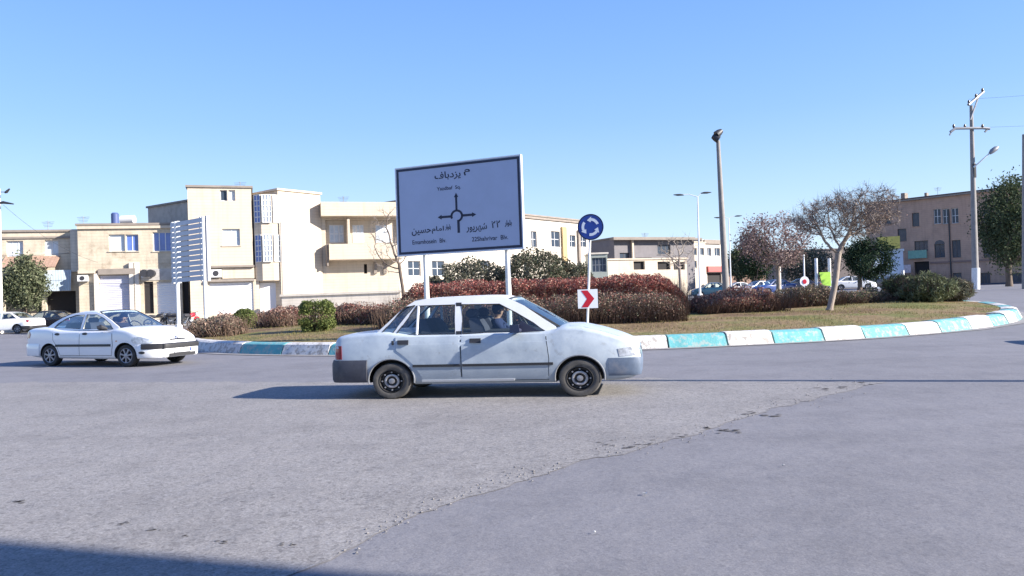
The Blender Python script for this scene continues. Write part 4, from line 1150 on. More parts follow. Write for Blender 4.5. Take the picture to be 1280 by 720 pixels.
# double arm street lamps
def double_lamp(u, Y, vtop, ul, ur, vl, vr, lab):
    b = onland(u, Y); t = at(u - 3, vtop, Y)
    o = thing('street_lamp', b, lab, 'street lamp', 'double arm street lamps beyond the island')
    g = MB(); g.tube([b, t], [.10, .045], 10); g.build('pole', M_lightpost, o, True)
    g = MB(); g.tube([b, b + Vector((0, 0, .5))], [.3, .22], 10); g.build('base', mat('white_base', (.75, .75, .75), .7), o, True)
    for (uu, vv) in ((ul, vl), (ur, vr)):
        e = at(uu, vv, Y); sg = 1 if e.x > t.x else -1
        g = MB(); g.tube([t, t.lerp(e, .5) + Vector((0, 0, .12)), e], [.035, .03, .025], 8); ar = g.build('arm', M_lightpost, o, True)
        g = MB(); g.tube([e - Vector((sg * .25, 0, .03)), e, e + Vector((sg * .25, 0, 0)), e + Vector((sg * .6, 0, .02))], [.04, .08, .085, .03], 10); g.build('lamp_head', M_dark, ar, True)
double_lamp(875, 62, 246, 851, 880, 243.5, 241, 'pale double arm street lamp left of the tall concrete pole')
double_lamp(914, 88, 273, 899, 921, 272, 270, 'thin double arm street lamp just right of the tall concrete pole')
# utility pole at the right
b = onland(1220, 50); t = at(1214, 132, 50)
o = thing('utility_pole', b, 'concrete power pole with crossarms and one street lamp arm at the right', 'utility pole')
g = MB(); g.tube([b - Vector((0, 0, .2)), b.lerp(t, .45), t], [.21, .17, .10], 14); g.build('pole', M_conc, o, True)
g = MB(); g.tube([b, at(1219.7, 335, 50)], [.245, .24], 14); g.build('painted_foot', mat('lime_white', (.7, .7, .68), .9, .1, 5), o, True)
def U(u, v, dy=0): return at(u, v, 50 + dy)
g = MB(); g.tube([U(1188, 165, -.3), U(1194, 160.5, -.3), U(1228, 160, -.1), U(1237, 161, -.1)], .09, 8); g.tube([U(1187, 169, -.3), U(1190, 163, -.3)], .05, 6); g.tube([U(1231, 165, -.1), U(1236, 160, -.1)], .06, 6); g.build('crossarm', M_metal, o, True)
g = MB(); g.tube([U(1210.5, 131, -.25), U(1229.5, 114.5, .2)], .09, 8); g.build('crossarm', M_metal, o, True)
g = MB(); g.tube([U(1213, 150, -.2), U(1223.5, 120, .1)], .055, 6); g.build('brace', M_metal, o, True)
for (u, v) in ((1211, 127), (1220, 119), (1228, 112), (1192, 157), (1206, 157), (1228, 157)):
    g = MB(); p = U(u, v, -.15); g.tube([p - Vector((0, 0, .16)), p - Vector((0, 0, .1)), p, p + Vector((0, 0, .1))], [.03, .07, .08, .03], 8); g.build('insulator', mat('insulator_brown', (.06, .035, .03), .3), o, True)
g = MB(); g.tube([U(1217, 209, -.15), U(1222, 205, -.3), U(1240, 189, -.4)], [.05, .045, .04], 8); a_ = g.build('lamp_arm', M_lightpost, o, True)
g = MB(); g.tube([U(1237, 192, -.4), U(1240, 189, -.4), U(1245, 185.5, -.4), U(1248, 183.5, -.4)], [.08, .16, .16, .06], 10); g.build('lamp_head', M_metal, a_, True)
g = MB(); g.tube([U(1216.5, 205), U(1217, 222)], .17, 10); g.build('bracket', M_dark, o, True)
for i, (u, v, tx_, ty_, tz_) in enumerate(((1211, 125, 75, 95, 13.8), (1228, 110, 78, 95, 14.6), (1190, 155, 73, 95, 11.5))):
    pass
# wires run on to a pole beyond the left building line
g = MB()
def wire(p, q, sag, r=.005, name='power_line', lab='', ):
    g = MB(); n = 24
    g.tube([Vector(p).lerp(Vector(q), i / n) - Vector((0, 0, sag * 4 * (i / n) * (1 - i / n))) for i in range(n + 1)], r, 4)
    return tag(g.build(name, M_dark), lab, 'wire', 'power lines on the right pole')
wire(U(1211, 124, -.2), (60, 46, 15.2), .5, .006, lab='thin wire running right from the top crossarm of the power pole')
wire(U(1237, 159, -.1), (60, 46, 12.6), .5, .006, lab='thin wire running right from the lower crossarm of the power pole')
# pole cut by the right edge
b = onland(1283, 46); t = at(1281, 168, 46)
o = thing('utility_pole', b, 'grey pole cut off by the right edge of the photo', 'utility pole')
g = MB(); g.tube([b, t], [.22, .14], 12); g.build('pole', M_conc, o, True)
g = MB(); g.tube([t + Vector((-.1, 0, -.3)), t + Vector((1.2, 0, -.3))], .06, 8); g.build('crossarm', M_metal, o, True)
# white pole cut by the left edge, with lamp and crossarm
b = onland(0, 52); t = at(-2, 236, 52)
o = thing('utility_pole', b, 'white painted pole with crossarm and lamp at the left edge of the photo', 'utility pole')
g = MB(); g.tube([b, t], [.14, .11], 12); g.build('pole', mat('pole_white', (.72, .70, .66), .8, .1, 3), o, True)
g = MB(); g.tube([at(-8, 255, 51.8), at(4, 253, 51.8), at(17, 255, 51.8)], [.05, .10, .04], 8); g.build('crossarm', M_dark, o, True)
g = MB(); g.tube([at(0, 240, 51.8), at(6, 240, 51.8)], .03, 6); a_ = g.build('lamp_arm', M_metal, o, True)
g = MB(); g.tube([at(6, 241, 51.8), at(8, 240, 51.8), at(12, 236, 51.8), ], [.05, .1, .05], 8); g.build('lamp_head', M_dark, a_, True)

# off to the right, beyond the frame: the lamp post whose long shadow crosses the road, and a car
b = Vector((16.5, 7.6, 0))
o = thing('street_lamp', b, 'plain grey street lamp standing right of the view, casting the long thin shadow', 'street lamp')
g = MB(); g.tube([b, b + Vector((0, 0, 8.6))], [.12, .085], 12); g.build('pole', M_lightpost, o, True)
g = MB(); g.tube([b + Vector((0, 0, 8.5)), b + Vector((-.2, 1.4, 9.0))], .04, 8); g.build('arm', M_lightpost, o, True)
g = MB(); g.tube([b + Vector((-.2, 1.2, 9.0)), b + Vector((-.22, 1.5, 9.03)), b + Vector((-.3, 2.0, 9.05))], [.06, .14, .05], 10); g.build('lamp_head', M_dark, o, True)
o = copy_tree(gc.root); o.location = (14.7, 16.0, 0); o.rotation_euler = (0, 0, R(165)); o['label'] = 'white car just outside the right of the view'; o['group'] = 'cars parked and passing beyond the island'

# ------------------------------------------------------------------ vegetation
def leaf_quads(mb, P, size, mi=0, flat=0.0, el=1.6):
    """one small leaf at each point"""
    for p in P:
        a = Vector((random.gauss(0, 1), random.gauss(0, 1), random.gauss(0, 1))).normalized()
        b = a.orthogonal().normalized(); b = (b * math.cos(1) + a.cross(b) * math.sin(1))
        s1 = size * random.uniform(.6, 1.3); s2 = s1 / el
        a = a * s1; b = b * s2; p = Vector(p)
        mb.add([p - a, p - b * .8 + a * .1, p + a, p + b * .8 + a * .1], [(0, 1, 2, 3)], mi)
def twig(mb, p, q, r, mi=0):
    p = Vector(p); q = Vector(q); d = q - p
    a = d.orthogonal().normalized() * r; b = d.cross(a).normalized() * r
    v = [p + a, p - a * .5 + b * .87, p - a * .5 - b * .87, q]
    mb.add(v, [(0, 1, 3), (1, 2, 3), (2, 0, 3)], mi)
M_redleaf = leafmat('barberry_leaves', [(.19, .065, .055), (.34, .11, .09), (.44, .17, .14), (.28, .11, .09), (.42, .24, .19)], trans=.2)
M_brownleaf = leafmat('dry_brown_leaves', [(.18, .12, .095), (.32, .22, .17), (.44, .32, .24), (.14, .10, .08), (.30, .19, .16)], trans=.15)
M_greyleaf = leafmat('grey_green_leaves', [(.08, .09, .06), (.15, .16, .11), (.24, .20, .15), (.11, .12, .08), (.17, .17, .12)], trans=.2)
M_box = leafmat('box_leaves', [(.09, .13, .04), (.16, .20, .06), (.24, .26, .09), (.12, .15, .05)], trans=.25)
M_green = leafmat('green_leaves', [(.03, .05, .025), (.06, .085, .04), (.11, .13, .07), (.045, .065, .035)], trans=.25)
M_darkgreen = leafmat('dark_green_leaves', [(.012, .028, .014), (.022, .045, .02), (.035, .06, .028), (.018, .035, .02)], trans=.15)
M_olive = leafmat('olive_leaves', [(.07, .09, .045), (.13, .15, .08), (.19, .20, .12), (.10, .12, .07)], trans=.2)
M_twig = mat('twig_brown', (.13, .085, .06), .9, .3, 6)
M_twiggrey = mat('twig_grey', (.23, .19, .165), .9, .3, 6)
M_bark = mat('bark', (.13, .10, .08), .95, .3, 5, bump=.6, bscale=18, stretch=(1, 1, .3))
M_barkpale = mat('bark_pale', (.30, .25, .21), .9, .25, 5, bump=.5, bscale=18, dirt=(.12, .09, .07), dscale=3, damt=.7, stretch=(1, 1, .4))
M_core = mat('hedge_inner_twigs', (.05, .035, .028), 1, .3, 5)
def hedge(name, pts, width, height, lab, cat, mats, n, lsize, ragged_=.25, twigs=300, group=None, f=iz, flatness=3.0, core=True):
    """leafy band along a ground polyline; uneven top, leaves through the whole volume, denser outside"""
    P = [Vector((x, y, 0)) for x, y in pts]
    L = [0]
    for i in range(len(P) - 1): L.append(L[-1] + (P[i + 1] - P[i]).length)
    def along(s):
        for i in range(len(P) - 1):
            if s <= L[i + 1] or i == len(P) - 2:
                t = (s - L[i]) / (L[i + 1] - L[i]); d = (P[i + 1] - P[i]).normalized(); return P[i].lerp(P[i + 1], t), Vector((-d.y, d.x, 0))
    c = along(L[-1] / 2)[0]
    o = thing(name, (c.x, c.y, f(c.x, c.y)), lab, cat, group)
    lb = MB(); seed = random.random() * 50
    def hh(s, w): return height * (1 + ragged_ * (noise.noise((s * .9, w, seed)) + .6 * noise.noise((s * 3.1, w * 2, seed + 4))))
    for k in range(n):
        s = random.uniform(0, L[-1]); ang = random.uniform(0, math.pi); r = 1 - abs(random.gauss(0, .20))
        w = width / 2 * (1 + .22 * noise.noise((s * 1.3, ang * 2, seed)) )
        e = min(1, min(s, L[-1] - s) / (width * .35) + .15) ** .5
        cx_, cz_ = math.cos(ang), math.sin(ang)
        sx_ = math.copysign(abs(cx_) ** (2 / flatness), cx_) * r; sz_ = cz_ ** (2 / flatness) * r
        p, nn = along(s); p = p + nn * (sx_ * w * e); z = f(p.x, p.y) + .03 + max(0.02, sz_) * hh(s, sx_) * e
        lb.v += []; mi = random.choices(range(len(mats)), [m_[1](sz_) for m_ in mats])[0]
        leaf_quads(lb, [(p.x, p.y, z)], lsize, mi)
    lb.build('foliage', [m_[0] for m_ in mats], o)
    tb = MB()
    for k in range(twigs):
        s = random.uniform(0, L[-1]); p, nn = along(s); w = random.uniform(-.5, .5) * width
        p = p + nn * w; z0 = f(p.x, p.y); h = hh(s, w) * random.uniform(.6, 1.06)
        q = p + Vector((random.gauss(0, .12), random.gauss(0, .12), 0)) + nn * w * .3
        twig(tb, (p.x, p.y, z0), (q.x, q.y, z0 + h), .012)
    tb.build('twigs', M_twig, o)
    return o
one = lambda z: 1.0
def gi(u, v): p = hit(u, v, iz); return (p.x, p.y)
def arcpts(u0, v0, u1, v1, n=6, bend=0):
    a = Vector(gi(u0, v0)); b = Vector(gi(u1, v1)); return [tuple(a.lerp(b, i / n) + Vector((0, bend * math.sin(math.pi * i / n)))) for i in range(n + 1)]
def lineY(u0, Y0, u1, Y1, n=6):
    a = at(u0, 380, Y0); b = at(u1, 380, Y1); return [(a.x + (b.x - a.x) * i / n, a.y + (b.y - a.y) * i / n) for i in range(n + 1)]
hedge('barberry_hedge', lineY(500, 30.0, 858, 28.5), 3.2, 1.50, 'long red leaved barberry hedge behind the middle sedan and the signs', 'hedge',
      [(M_redleaf, lambda z: 1.2 if z > .35 else .5), (M_brownleaf, lambda z: .35 if z > .35 else .9)], 52000, .045, .10, 2500, flatness=5.5)
hedge('dry_hedge', lineY(476, 25.6, 855, 24.6), 2.2, .92, 'grey brown leafless hedge in front of the red barberry hedge', 'hedge',
      [(M_brownleaf, one), (M_greyleaf, lambda z: .8), (M_redleaf, lambda z: .35 if z > .6 else .1)], 24000, .036, .38, 4200, flatness=4)
hedge('dry_hedge', lineY(868, 28.6, 968, 29.0), 2.6, .76, 'low brown hedge around the foot of the tall concrete pole', 'hedge',
      [(M_brownleaf, one), (M_redleaf, lambda z: .3)], 11000, .04, .45, 1800, flatness=4.5)
hedge('dry_hedge', lineY(972, 30.5, 1045, 31.0), 1.8, .68, 'mixed green brown low hedge behind the two bare trees', 'hedge',
      [(M_greyleaf, one), (M_brownleaf, lambda z: .7)], 7000, .04, .5, 900, flatness=4)
hedge('dry_hedge', lineY(1052, 31.5, 1104, 32.5), 1.5, .5, 'thin brown hedge below the parked white car', 'hedge',
      [(M_brownleaf, one), (M_olive, one)], 5000, .04, .6, 900)
hedge('dry_hedge', lineY(236, 27.6, 300, 27.2), 1.4, .62, 'dry scrubby hedge at the left end of the island', 'hedge', [(M_brownleaf, one), (M_greyleaf, lambda z: .5)], 7000, .04, .35, 600)
hedge('dry_hedge', lineY(330, 31.5, 376, 31), 1.6, .72, 'brown thicket between the round bush and the boxy bush', 'hedge', [(M_brownleaf, one), (M_redleaf, lambda z: .3)], 7000, .042, .35, 600)
hedge('dry_hedge', lineY(418, 31, 486, 30), 1.7, .75, 'brown thicket between the boxy bush and the red hedge', 'hedge', [(M_brownleaf, one), (M_redleaf, lambda z: .5)], 9000, .042, .35, 700)
hedge('dry_hedge', lineY(262, 34, 480, 35.5), 1.4, .62, 'thin row of dry shrubs before the beige house', 'hedge', [(M_brownleaf, one), (M_redleaf, lambda z: .2)], 9000, .042, .5, 900)

def bush(name, u, v, wpx, hpx, lab, M, n, ls, square=False, Y=None, f=iz, mats=None, spiky=0, el=1.6):
    p = hit(u, v, f) if Y is None else onland(u, Y, f)
    s = p.y / F; w = wpx * s / 2; h = hpx * s
    o = thing(name, (p.x, p.y, f(p.x, p.y)), lab, 'bush')
    lb = MB(); seed = random.random() * 90
    for k in range(n):
        d = Vector((random.gauss(0, 1), random.gauss(0, 1), random.gauss(0, 1))).normalized(); r = 1 - abs(random.gauss(0, .18))
        r *= 1 + (.42 if spiky else .16) * noise.noise(d * 2.2 + Vector((seed, 0, 0))) + .08 * noise.noise(d * 6 + Vector((seed, 0, 0)))
        if square: d = Vector([math.copysign(abs(q) ** .55, q) for q in d])
        lb_p = (p.x + d.x * w * r, p.y + d.y * w * .9 * r, f(p.x, p.y) + h * .5 + d.z * h * .52 * r)
        leaf_quads(lb, [lb_p], ls, 0, 0, el)
    lb.build('foliage', M, o)
    tb = MB()
    for k in range(60):
        a = random.uniform(0, 6.28); q = random.random() ** .5
        twig(tb, (p.x + .1 * math.cos(a), p.y + .1 * math.sin(a), f(p.x, p.y)), (p.x + w * q * .9 * math.cos(a), p.y + w * q * .9 * math.sin(a), f(p.x, p.y) + h * random.uniform(.5, 1.0)), .02)
    for k in range(spiky):
        a = random.uniform(0, 6.28); q = random.random() ** .5; x = p.x + w * q * math.cos(a); y = p.y + w * .8 * q * math.sin(a)
        twig(tb, (x, y, f(x, y) + h * .4), (x + random.gauss(0, .1), y, f(x, y) + h * random.uniform(.9, 1.25)), .012)
    tb.build('twigs', M_twig, o)
    return o
bush('box_bush', 397, 414, 42, 38, 'squarish light green clipped bush near the left kerb', M_box, 11000, .035, True)
bush('box_bush', 305, 392, 30, 24, 'small round green bush before the white shutter doors', M_box, 6000, .04, False, Y=33)
for (u, Yv, w, h, lab, M) in ((1128, 32.5, 50, 30, 'spiky dark green bush, left one of the clump by the kerb corner', M_green), (1160, 31.0, 64, 34, 'yellow green bush, widest of the clump by the kerb corner', M_olive), (1192, 32, 46, 26, 'low grey green bush, right one of the clump by the kerb corner', M_greyleaf)):
    bush('shrub', u, 380, w, h, lab, M, 3600, .13, Y=Yv, spiky=220, el=5)
for i, (u, Y, w, h, lab) in enumerate(((590, 44, 90, 62, 'grey green shrub seen under the left half of the direction sign'), (668, 43, 96, 68, 'tall grey green shrub just right of the direction sign'), (716, 44, 60, 52, 'grey green shrub behind the post of the roundabout sign'), (545, 46, 40, 42, 'small shrub behind the left post of the direction sign'))):
    bush('shrub', u, 0, w, h, lab, M_greyleaf if i != 1 else leafmat('sage_leaves', [(.05, .075, .045), (.11, .12, .08), (.17, .14, .10), (.08, .10, .06)]), 13000, .075, Y=Y, spiky=40)

def colonize(base, fork, pts, step, infl, kill, iters=160, tilt=(0, 0, 0)):
    """grow branches toward attraction points"""
    nodes = []; par = []
    b = Vector(base); f_ = Vector(fork); n0 = max(3, int((f_ - b).length / step))
    for i in range(n0 + 1):
        t = i / n0; nodes.append(b.lerp(f_, t) + Vector((.05 * math.sin(t * 5), 0, 0)) * t); par.append(i - 1)
    pts = [Vector(p) for p in pts]
    for it in range(iters):
        if not pts: break
        kd = KDTree(len(nodes))
        for i, q in enumerate(nodes): kd.insert(q, i)
        kd.balance()
        acc = {}; keep = []
        for p in pts:
            q, i, d = kd.find(p)
            if d < kill: continue
            keep.append(p)
            if d < infl or it < 30: acc.setdefault(i, Vector((0, 0, 0))); acc[i] += (p - q).normalized()
        pts = keep
        if not acc: break
        grew = False
        for i, a in acc.items():
            d = (a.normalized() + Vector((random.gauss(0, .18), random.gauss(0, .18), random.gauss(0, .12)))).normalized()
            q = nodes[i] + d * step
            if kd.find(q)[2] > step * .35: nodes.append(q); par.append(i); grew = True
        if not grew: break
    return nodes, par
def tree(name, base, fork, ctr, rad, lab, mode, bark=None, N=700, step=.16, r0=.11, leafM=None, leafn=0, ls=.06, twn=3, twl=.35, shape=None, group=None, twigM=None, lspread=.25, tip=.006, clump=-.22):
    base, fork, ctr = Vector(base), Vector(fork), Vector(ctr)
    P = []
    sd_ = random.random() * 50
    while len(P) < N:
        d = Vector([random.uniform(-1, 1) for _ in range(3)])
        if d.length > 1: continue
        if shape and not shape(d): continue
        if noise.noise(d * 2.1 + Vector((sd_, 0, 0))) < clump: continue
        P.append(ctr + Vector((d.x * rad[0], d.y * rad[1], d.z * rad[2])))
    nodes, par = colonize(base, fork, P, step, max(rad) * .9, step * 1.4)
    n = len(nodes); kids = [[] for _ in range(n)]
    for i, p in enumerate(par):
        if p >= 0: kids[p].append(i)
    A = [0.0] * n
    for i in range(n - 1, -1, -1):
        A[i] = max(tip ** 2, sum(A[k] for k in kids[i]) if kids[i] else 0)
    order = [math.sqrt(a) for a in A]
    k_ = r0 / order[0]
    rad_ = [max(tip, min(r0 * 1.0, (order[i] * k_) if True else 0)) for i in range(n)]
    o = thing(name, base, lab, 'tree', group)
    trunk = MB(); crown = MB(); nt_ = max(3, int((fork - base).length / step))
    tr = [nodes[i] for i in range(nt_ + 1)]; rr = [rad_[i] * (1.35 if i == 0 else 1) for i in range(nt_ + 1)]
    trunk.tube(tr, rr, 12)
    # limbs: chains following the thickest child
    done = set(range(nt_ + 1)); stack = list(range(nt_ + 1))
    starts = [(i, k) for i in range(nt_ + 1) for k in kids[i] if k > nt_]
    while starts:
        i, k = starts.pop(); ch = [i, k]
        while kids[ch[-1]]:
            ks = sorted(kids[ch[-1]], key=lambda q: -A[q]); ch.append(ks[0])
            starts += [(ch[-2], q) for q in ks[1:]]
        R_ = [min(rad_[q], rad_[ch[1]] * 1.15) for q in ch]; R_[-1] = tip * .5
        big = R_[1] > .02
        (trunk if big and R_[1] > r0 * .35 else crown).tube([nodes[q] for q in ch], R_, 7 if big else 4)
    trunk.build('trunk', bark or M_bark, o, True)
    twm = 1
    tips = [i for i in range(n) if i > nt_ + 2 and rad_[i] < r0 * .3]
    for i in tips:
        for q in range(twn if kids[i] else twn + 2):
            d = (nodes[i] - nodes[par[i]]).normalized() * .6 + Vector((random.gauss(0, .6), random.gauss(0, .6), random.gauss(.15, .5)))
            twig(crown, nodes[i], nodes[i] + d.normalized() * twl * random.uniform(.4, 1.2), tip * .8)
    mats_ = [twigM or bark or M_bark]
    if leafn:
        mats_.append(leafM)
        for q in range(leafn):
            i = random.choice(tips); p = nodes[i] + Vector((random.gauss(0, lspread), random.gauss(0, lspread), random.gauss(0, lspread)))
            leaf_quads(crown, [p], ls, 1)
    crown.build('crown', mats_, o)
    return o
# the umbrella-shaped bare tree
b = hit(1037, 388, iz); Y = b.y; b.z = iz(b.x, b.y)
tree('bare_tree', b, at(1050, 316, Y), at(1056, 266, Y), ((1130 - 984) / 2 * Y / F, 1.5, 39 * Y / F), 'bare umbrella shaped tree with leaning pale trunk on the island', 'bare', M_barkpale, 1250, .12, .105,
     twn=5, twl=.40, shape=lambda d: d.z > -.85 + .75 * (d.x ** 2) and (d.z < .55 + .5 * d.x + .45 * noise.noise(d * 3)), twigM=mat('bare_twigs', (.20, .165, .145), .9, .3, 4), tip=.009, leafM=M_brownleaf, leafn=2000, ls=.03, lspread=.1, clump=-.08)
b = onland(971, 33, iz)
tree('small_bare_tree', b, at(974, 332, 33), at(968, 301, 33), (50 * 33 / F, 1.6, 35 * 33 / F), 'smaller bare tree with a few dry leaves left of the umbrella shaped tree', 'bare', M_barkpale, 650, .14, .095,
     twn=2, twl=.34, twigM=mat('purple_twigs', (.15, .10, .10), .9, .3, 4), leafM=leafmat('withered_leaves', [(.15, .10, .095), (.28, .20, .19), (.38, .29, .26), (.20, .14, .13)]), leafn=3900, ls=.055, lspread=.15, tip=.008)
b = onland(506, 50)
tree('bare_tree', b, at(500, 330, 50), at(488, 300, 50), (34 * 50 / F, 1.3, 48 * 50 / F), 'thin bare tree in front of the balconies, left of the direction sign', 'bare', M_bark, 330, .26, .11,
     twn=2, twl=.5, twigM=M_twiggrey, tip=.009)
b = onland(850, 66)
tree('bare_tree', b, at(850, 335, 66), at(848, 315, 66), (28 * 66 / F, 2, 24 * 66 / F), 'pale bare tree in front of the grey flat roofed building', 'bare', M_twiggrey, 300, .3, .12, twn=2, twl=.6, twigM=mat('pale_twigs', (.33, .28, .22), .9, .2, 4), tip=.012)
# leafy trees
b = onland(1262, 56)
tree('evergreen_tree', b, at(1261, 335, 56), at(1264, 279, 56), (38 * 56 / F, 2.2, 55 * 56 / F), 'large dark green tree at the right edge by the brown building', 'leafy', M_bark, 420, .35, .2, M_green, 17000, .10, 2, .5, lspread=.38)
b = onland(1075, 72)
tree('evergreen_tree', b, at(1075, 348, 72), at(1084, 325, 72), (33 * 72 / F, 2.6, 24 * 72 / F), 'dark evergreen behind the umbrella shaped tree', 'leafy', M_bark, 70, .4, .2, M_darkgreen, 9000, .11, 1, .3, lspread=.36, clump=.0)
b = onland(943, 96)
tree('evergreen_tree', b, at(943, 350, 96), at(943, 322, 96), (19 * 96 / F, 2.0, 32 * 96 / F), 'dark cypress like tree left of the small bare tree', 'leafy', M_bark, 80, .45, .2, M_darkgreen, 9000, .15, 1, .3, lspread=.5)
b = onland(922, 104)
tree('evergreen_tree', b, at(922, 350, 104), at(922, 332, 104), (10 * 104 / F, 1.4, 22 * 104 / F), 'narrow olive green tree just right of the tall concrete pole', 'leafy', M_bark, 150, .45, .15, M_olive, 7000, .16, 1, .3, lspread=.35)
b = onland(1008, 100)
tree('evergreen_tree', b, at(1008, 350, 100), at(1008, 332, 100), (32 * 100 / F, 2.4, 22 * 100 / F), 'wide dark tree behind the two white posts', 'leafy', M_bark, 90, .5, .2, M_greyleaf, 6500, .15, 1, .3, lspread=.6)
b = onland(30, 53.6)
tree('olive_tree', b, at(30, 372, 53.6), at(29, 354, 53.6), (25 * 53.6 / F, 1.3, 30 * 53.6 / F), 'drooping olive green tree in front of the awnings at the far left', 'leafy', M_bark, 260, .3, .15, M_olive, 11000, .10, 1, .4, lspread=.3)
# grass tufts on the island
g = MB()
for k in range(26000):
    a = random.uniform(math.pi * .95, math.pi * 2.1); e = random.uniform(.55, .965) 
    x = ICX + IRX * e * math.cos(a); y = ICY + IRY * e * math.sin(a)
    if noise.noise((x * .5, y * .5, 3)) + random.gauss(0, .15) < -.02: continue
    z = iz(x, y); h = random.uniform(.03, .09); a2 = random.uniform(0, 6.28); w = .008
    g.add([(x - w * math.cos(a2), y - w * math.sin(a2), z - .01), (x + w * math.cos(a2), y + w * math.sin(a2), z - .01), (x + random.gauss(0, .02), y + random.gauss(0, .02), z + h)], [(0, 1, 2)])
tag(g.build('grass', leafmat('dry_grass', [(.10, .11, .035), (.17, .155, .06), (.26, .20, .09), (.12, .13, .045)])), 'short dry grass on the island', 'grass', kind='stuff')
# ------------------------------------------------------------------ buildings
M_winglass = mat('window_glass', (.035, .05, .075), .25, spec=.4)
M_bluewin = mat('blue_window_glass', (.09, .15, .42), .08, .15, 2, spec=.8)
M_curtain = mat('curtained_glass', (.50, .55, .60), .25, .15, 3)
M_frame = mat('window_frame_white', (.62, .62, .62), .5)
M_framed = mat('window_frame_dark', (.06, .05, .05), .5)
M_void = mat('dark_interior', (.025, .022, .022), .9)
class Building:
    """walls between two ground points; windows laid out by where the photo shows them"""
    def __init__(s, name, uA, YA, uB, YB, vtop, depth, M, label, cat='building', top_at=None, pA=None, pB=None, group=None, z0=None, back=True):
        A = pA or onland(uA, YA); B = pB or onland(uB, YB)
        s.A = Vector((A.x, A.y, 0)); s.B = Vector((B.x, B.y, 0)); s.L = (s.B - s.A).length; s.t = (s.B - s.A) / s.L
        s.n = Vector((s.t.y, -s.t.x, 0))          # towards the street
        s.M = M; s.depth = depth; s.z0 = (min(gz(A.x, A.y), gz(B.x, B.y)) - .1) if z0 is None else z0
        ut = uA if top_at is None else top_at
        s.z1 = s.pix(ut, vtop)[1]
        c = (s.A + s.B) / 2
        s.root = thing(name, (c.x, c.y, s.z0), label, cat, group)
        s.open = []; s.wins = []
    def pix(s, u, v):
        d = ray(u, v); k = (s.A.x * s.t.y - s.A.y * s.t.x) / (d.x * s.t.y - d.y * s.t.x); p = d * k
        return ((Vector((p.x, p.y, 0)) - s.A).dot(s.t), EYE.z + p.z)
    def P(s, a, z, d=0): return s.A + s.t * a + Vector((0, 0, z)) + s.n * d
    def box(s, mb, a0, a1, z0, z1, d0, d1, mi=0):
        q = [s.P(a0, z0, d1), s.P(a1, z0, d1), s.P(a1, z0, d0), s.P(a0, z0, d0), s.P(a0, z1, d1), s.P(a1, z1, d1), s.P(a1, z1, d0), s.P(a0, z1, d0)]
        mb.hexa(q, mi)
    def rect(s, u0, v0, u1, v1):
        a0, _ = s.pix(u0, (v0 + v1) / 2); a1, _ = s.pix(u1, (v0 + v1) / 2); _, zt = s.pix((u0 + u1) / 2, v0); _, zb = s.pix((u0 + u1) / 2, v1)
        return a0, a1, max(zb, s.z0 + .02), zt
    def window(s, u0, v0, u1, v1, glass=None, frame=None, cols=2, rows=1, name='window', sill=True, reveal=.18, label=None, r=None):
        a0, a1, z0, z1 = r or s.rect(u0, v0, u1, v1)
        s.open.append((a0, a1, z0, z1))
        g = MB(); w = .055
        for q in ((a0, a1, z0, z0 + w), (a0, a1, z1 - w, z1), (a0, a0 + w, z0 + w, z1 - w), (a1 - w, a1, z0 + w, z1 - w)): s.box(g, *q, -reveal - .03, -reveal + .03)
        for i in range(1, cols): x = a0 + (a1 - a0) * i / cols; s.box(g, x - .03, x + .03, z0 + w, z1 - w, -reveal - .025, -reveal + .02)
        for i in range(1, rows): z = z0 + (z1 - z0) * i / rows; s.box(g, a0 + w, a1 - w, z - .025, z + .025, -reveal - .022, -reveal + .015)
        f = g.build(name, frame or M_frame, s.root)
        if label: f['label'] = label
        g = MB(); s.box(g, a0 + .01, a1 - .01, z0 + .01, z1 - .01, -reveal - .01, -reveal); 
        pn = g.build('pane', glass or M_winglass, None, local=s.root.location); pn.location = (0, 0, 0); pn.parent = f
        if sill:
            g = MB(); s.box(g, a0 - .08, a1 + .08, z0 - .07, z0 - .003, -.15, .07); sl = g.build('sill', s.M, None, local=s.root.location); sl.location = (0, 0, 0); sl.parent = f
        return f
    def hole(s, u0, v0, u1, v1, r=None): s.open.append(r or s.rect(u0, v0, u1, v1)); return s.open[-1]
    def part(s, name, M, boxes, label=None, parent=None):
        g = MB()
        for b_ in boxes: s.box(g, *b_)
        if parent: o = g.build(name, M, None, local=s.root.location); o.location = (0, 0, 0); o.parent = parent
        else: o = g.build(name, M, s.root)
        if label: o['label'] = label
        return o
    def pbox(s, u0, v0, u1, v1, d0, d1): return s.rect(u0, v0, u1, v1) + (d0, d1)
    def finish(s, parapet=.0, coping=None, th=.28):
        xs_ = sorted({0, s.L} | {x for o in s.open for x in o[:2]}); zs_ = sorted({s.z0, s.z1} | {z for o in s.open for z in o[2:]})
        xs_ = [x for x in xs_ if 0 <= x <= s.L]; zs_ = [z for z in zs_ if s.z0 <= z <= s.z1]
        g = MB()
        solid = lambda x, z: not any(o[0] - 1e-6 < x < o[1] + 1e-6 and o[2] - 1e-6 < z < o[3] + 1e-6 for o in s.open)
        idx = {}
        for j in range(len(zs_) - 1):
            i = 0
            while i < len(xs_) - 1:
                if not solid((xs_[i] + xs_[i + 1]) / 2, (zs_[j] + zs_[j + 1]) / 2): i += 1; continue
                k = i
                while k + 1 < len(xs_) - 1 and solid((xs_[k + 1] + xs_[k + 2]) / 2, (zs_[j] + zs_[j + 1]) / 2): k += 1
                x0, x1, a, b_ = xs_[i], xs_[k + 1], zs_[j], zs_[j + 1]
                g.add([s.P(x0, a), s.P(x1, a), s.P(x1, b_), s.P(x0, b_)], [(0, 1, 2, 3)]); i = k + 1
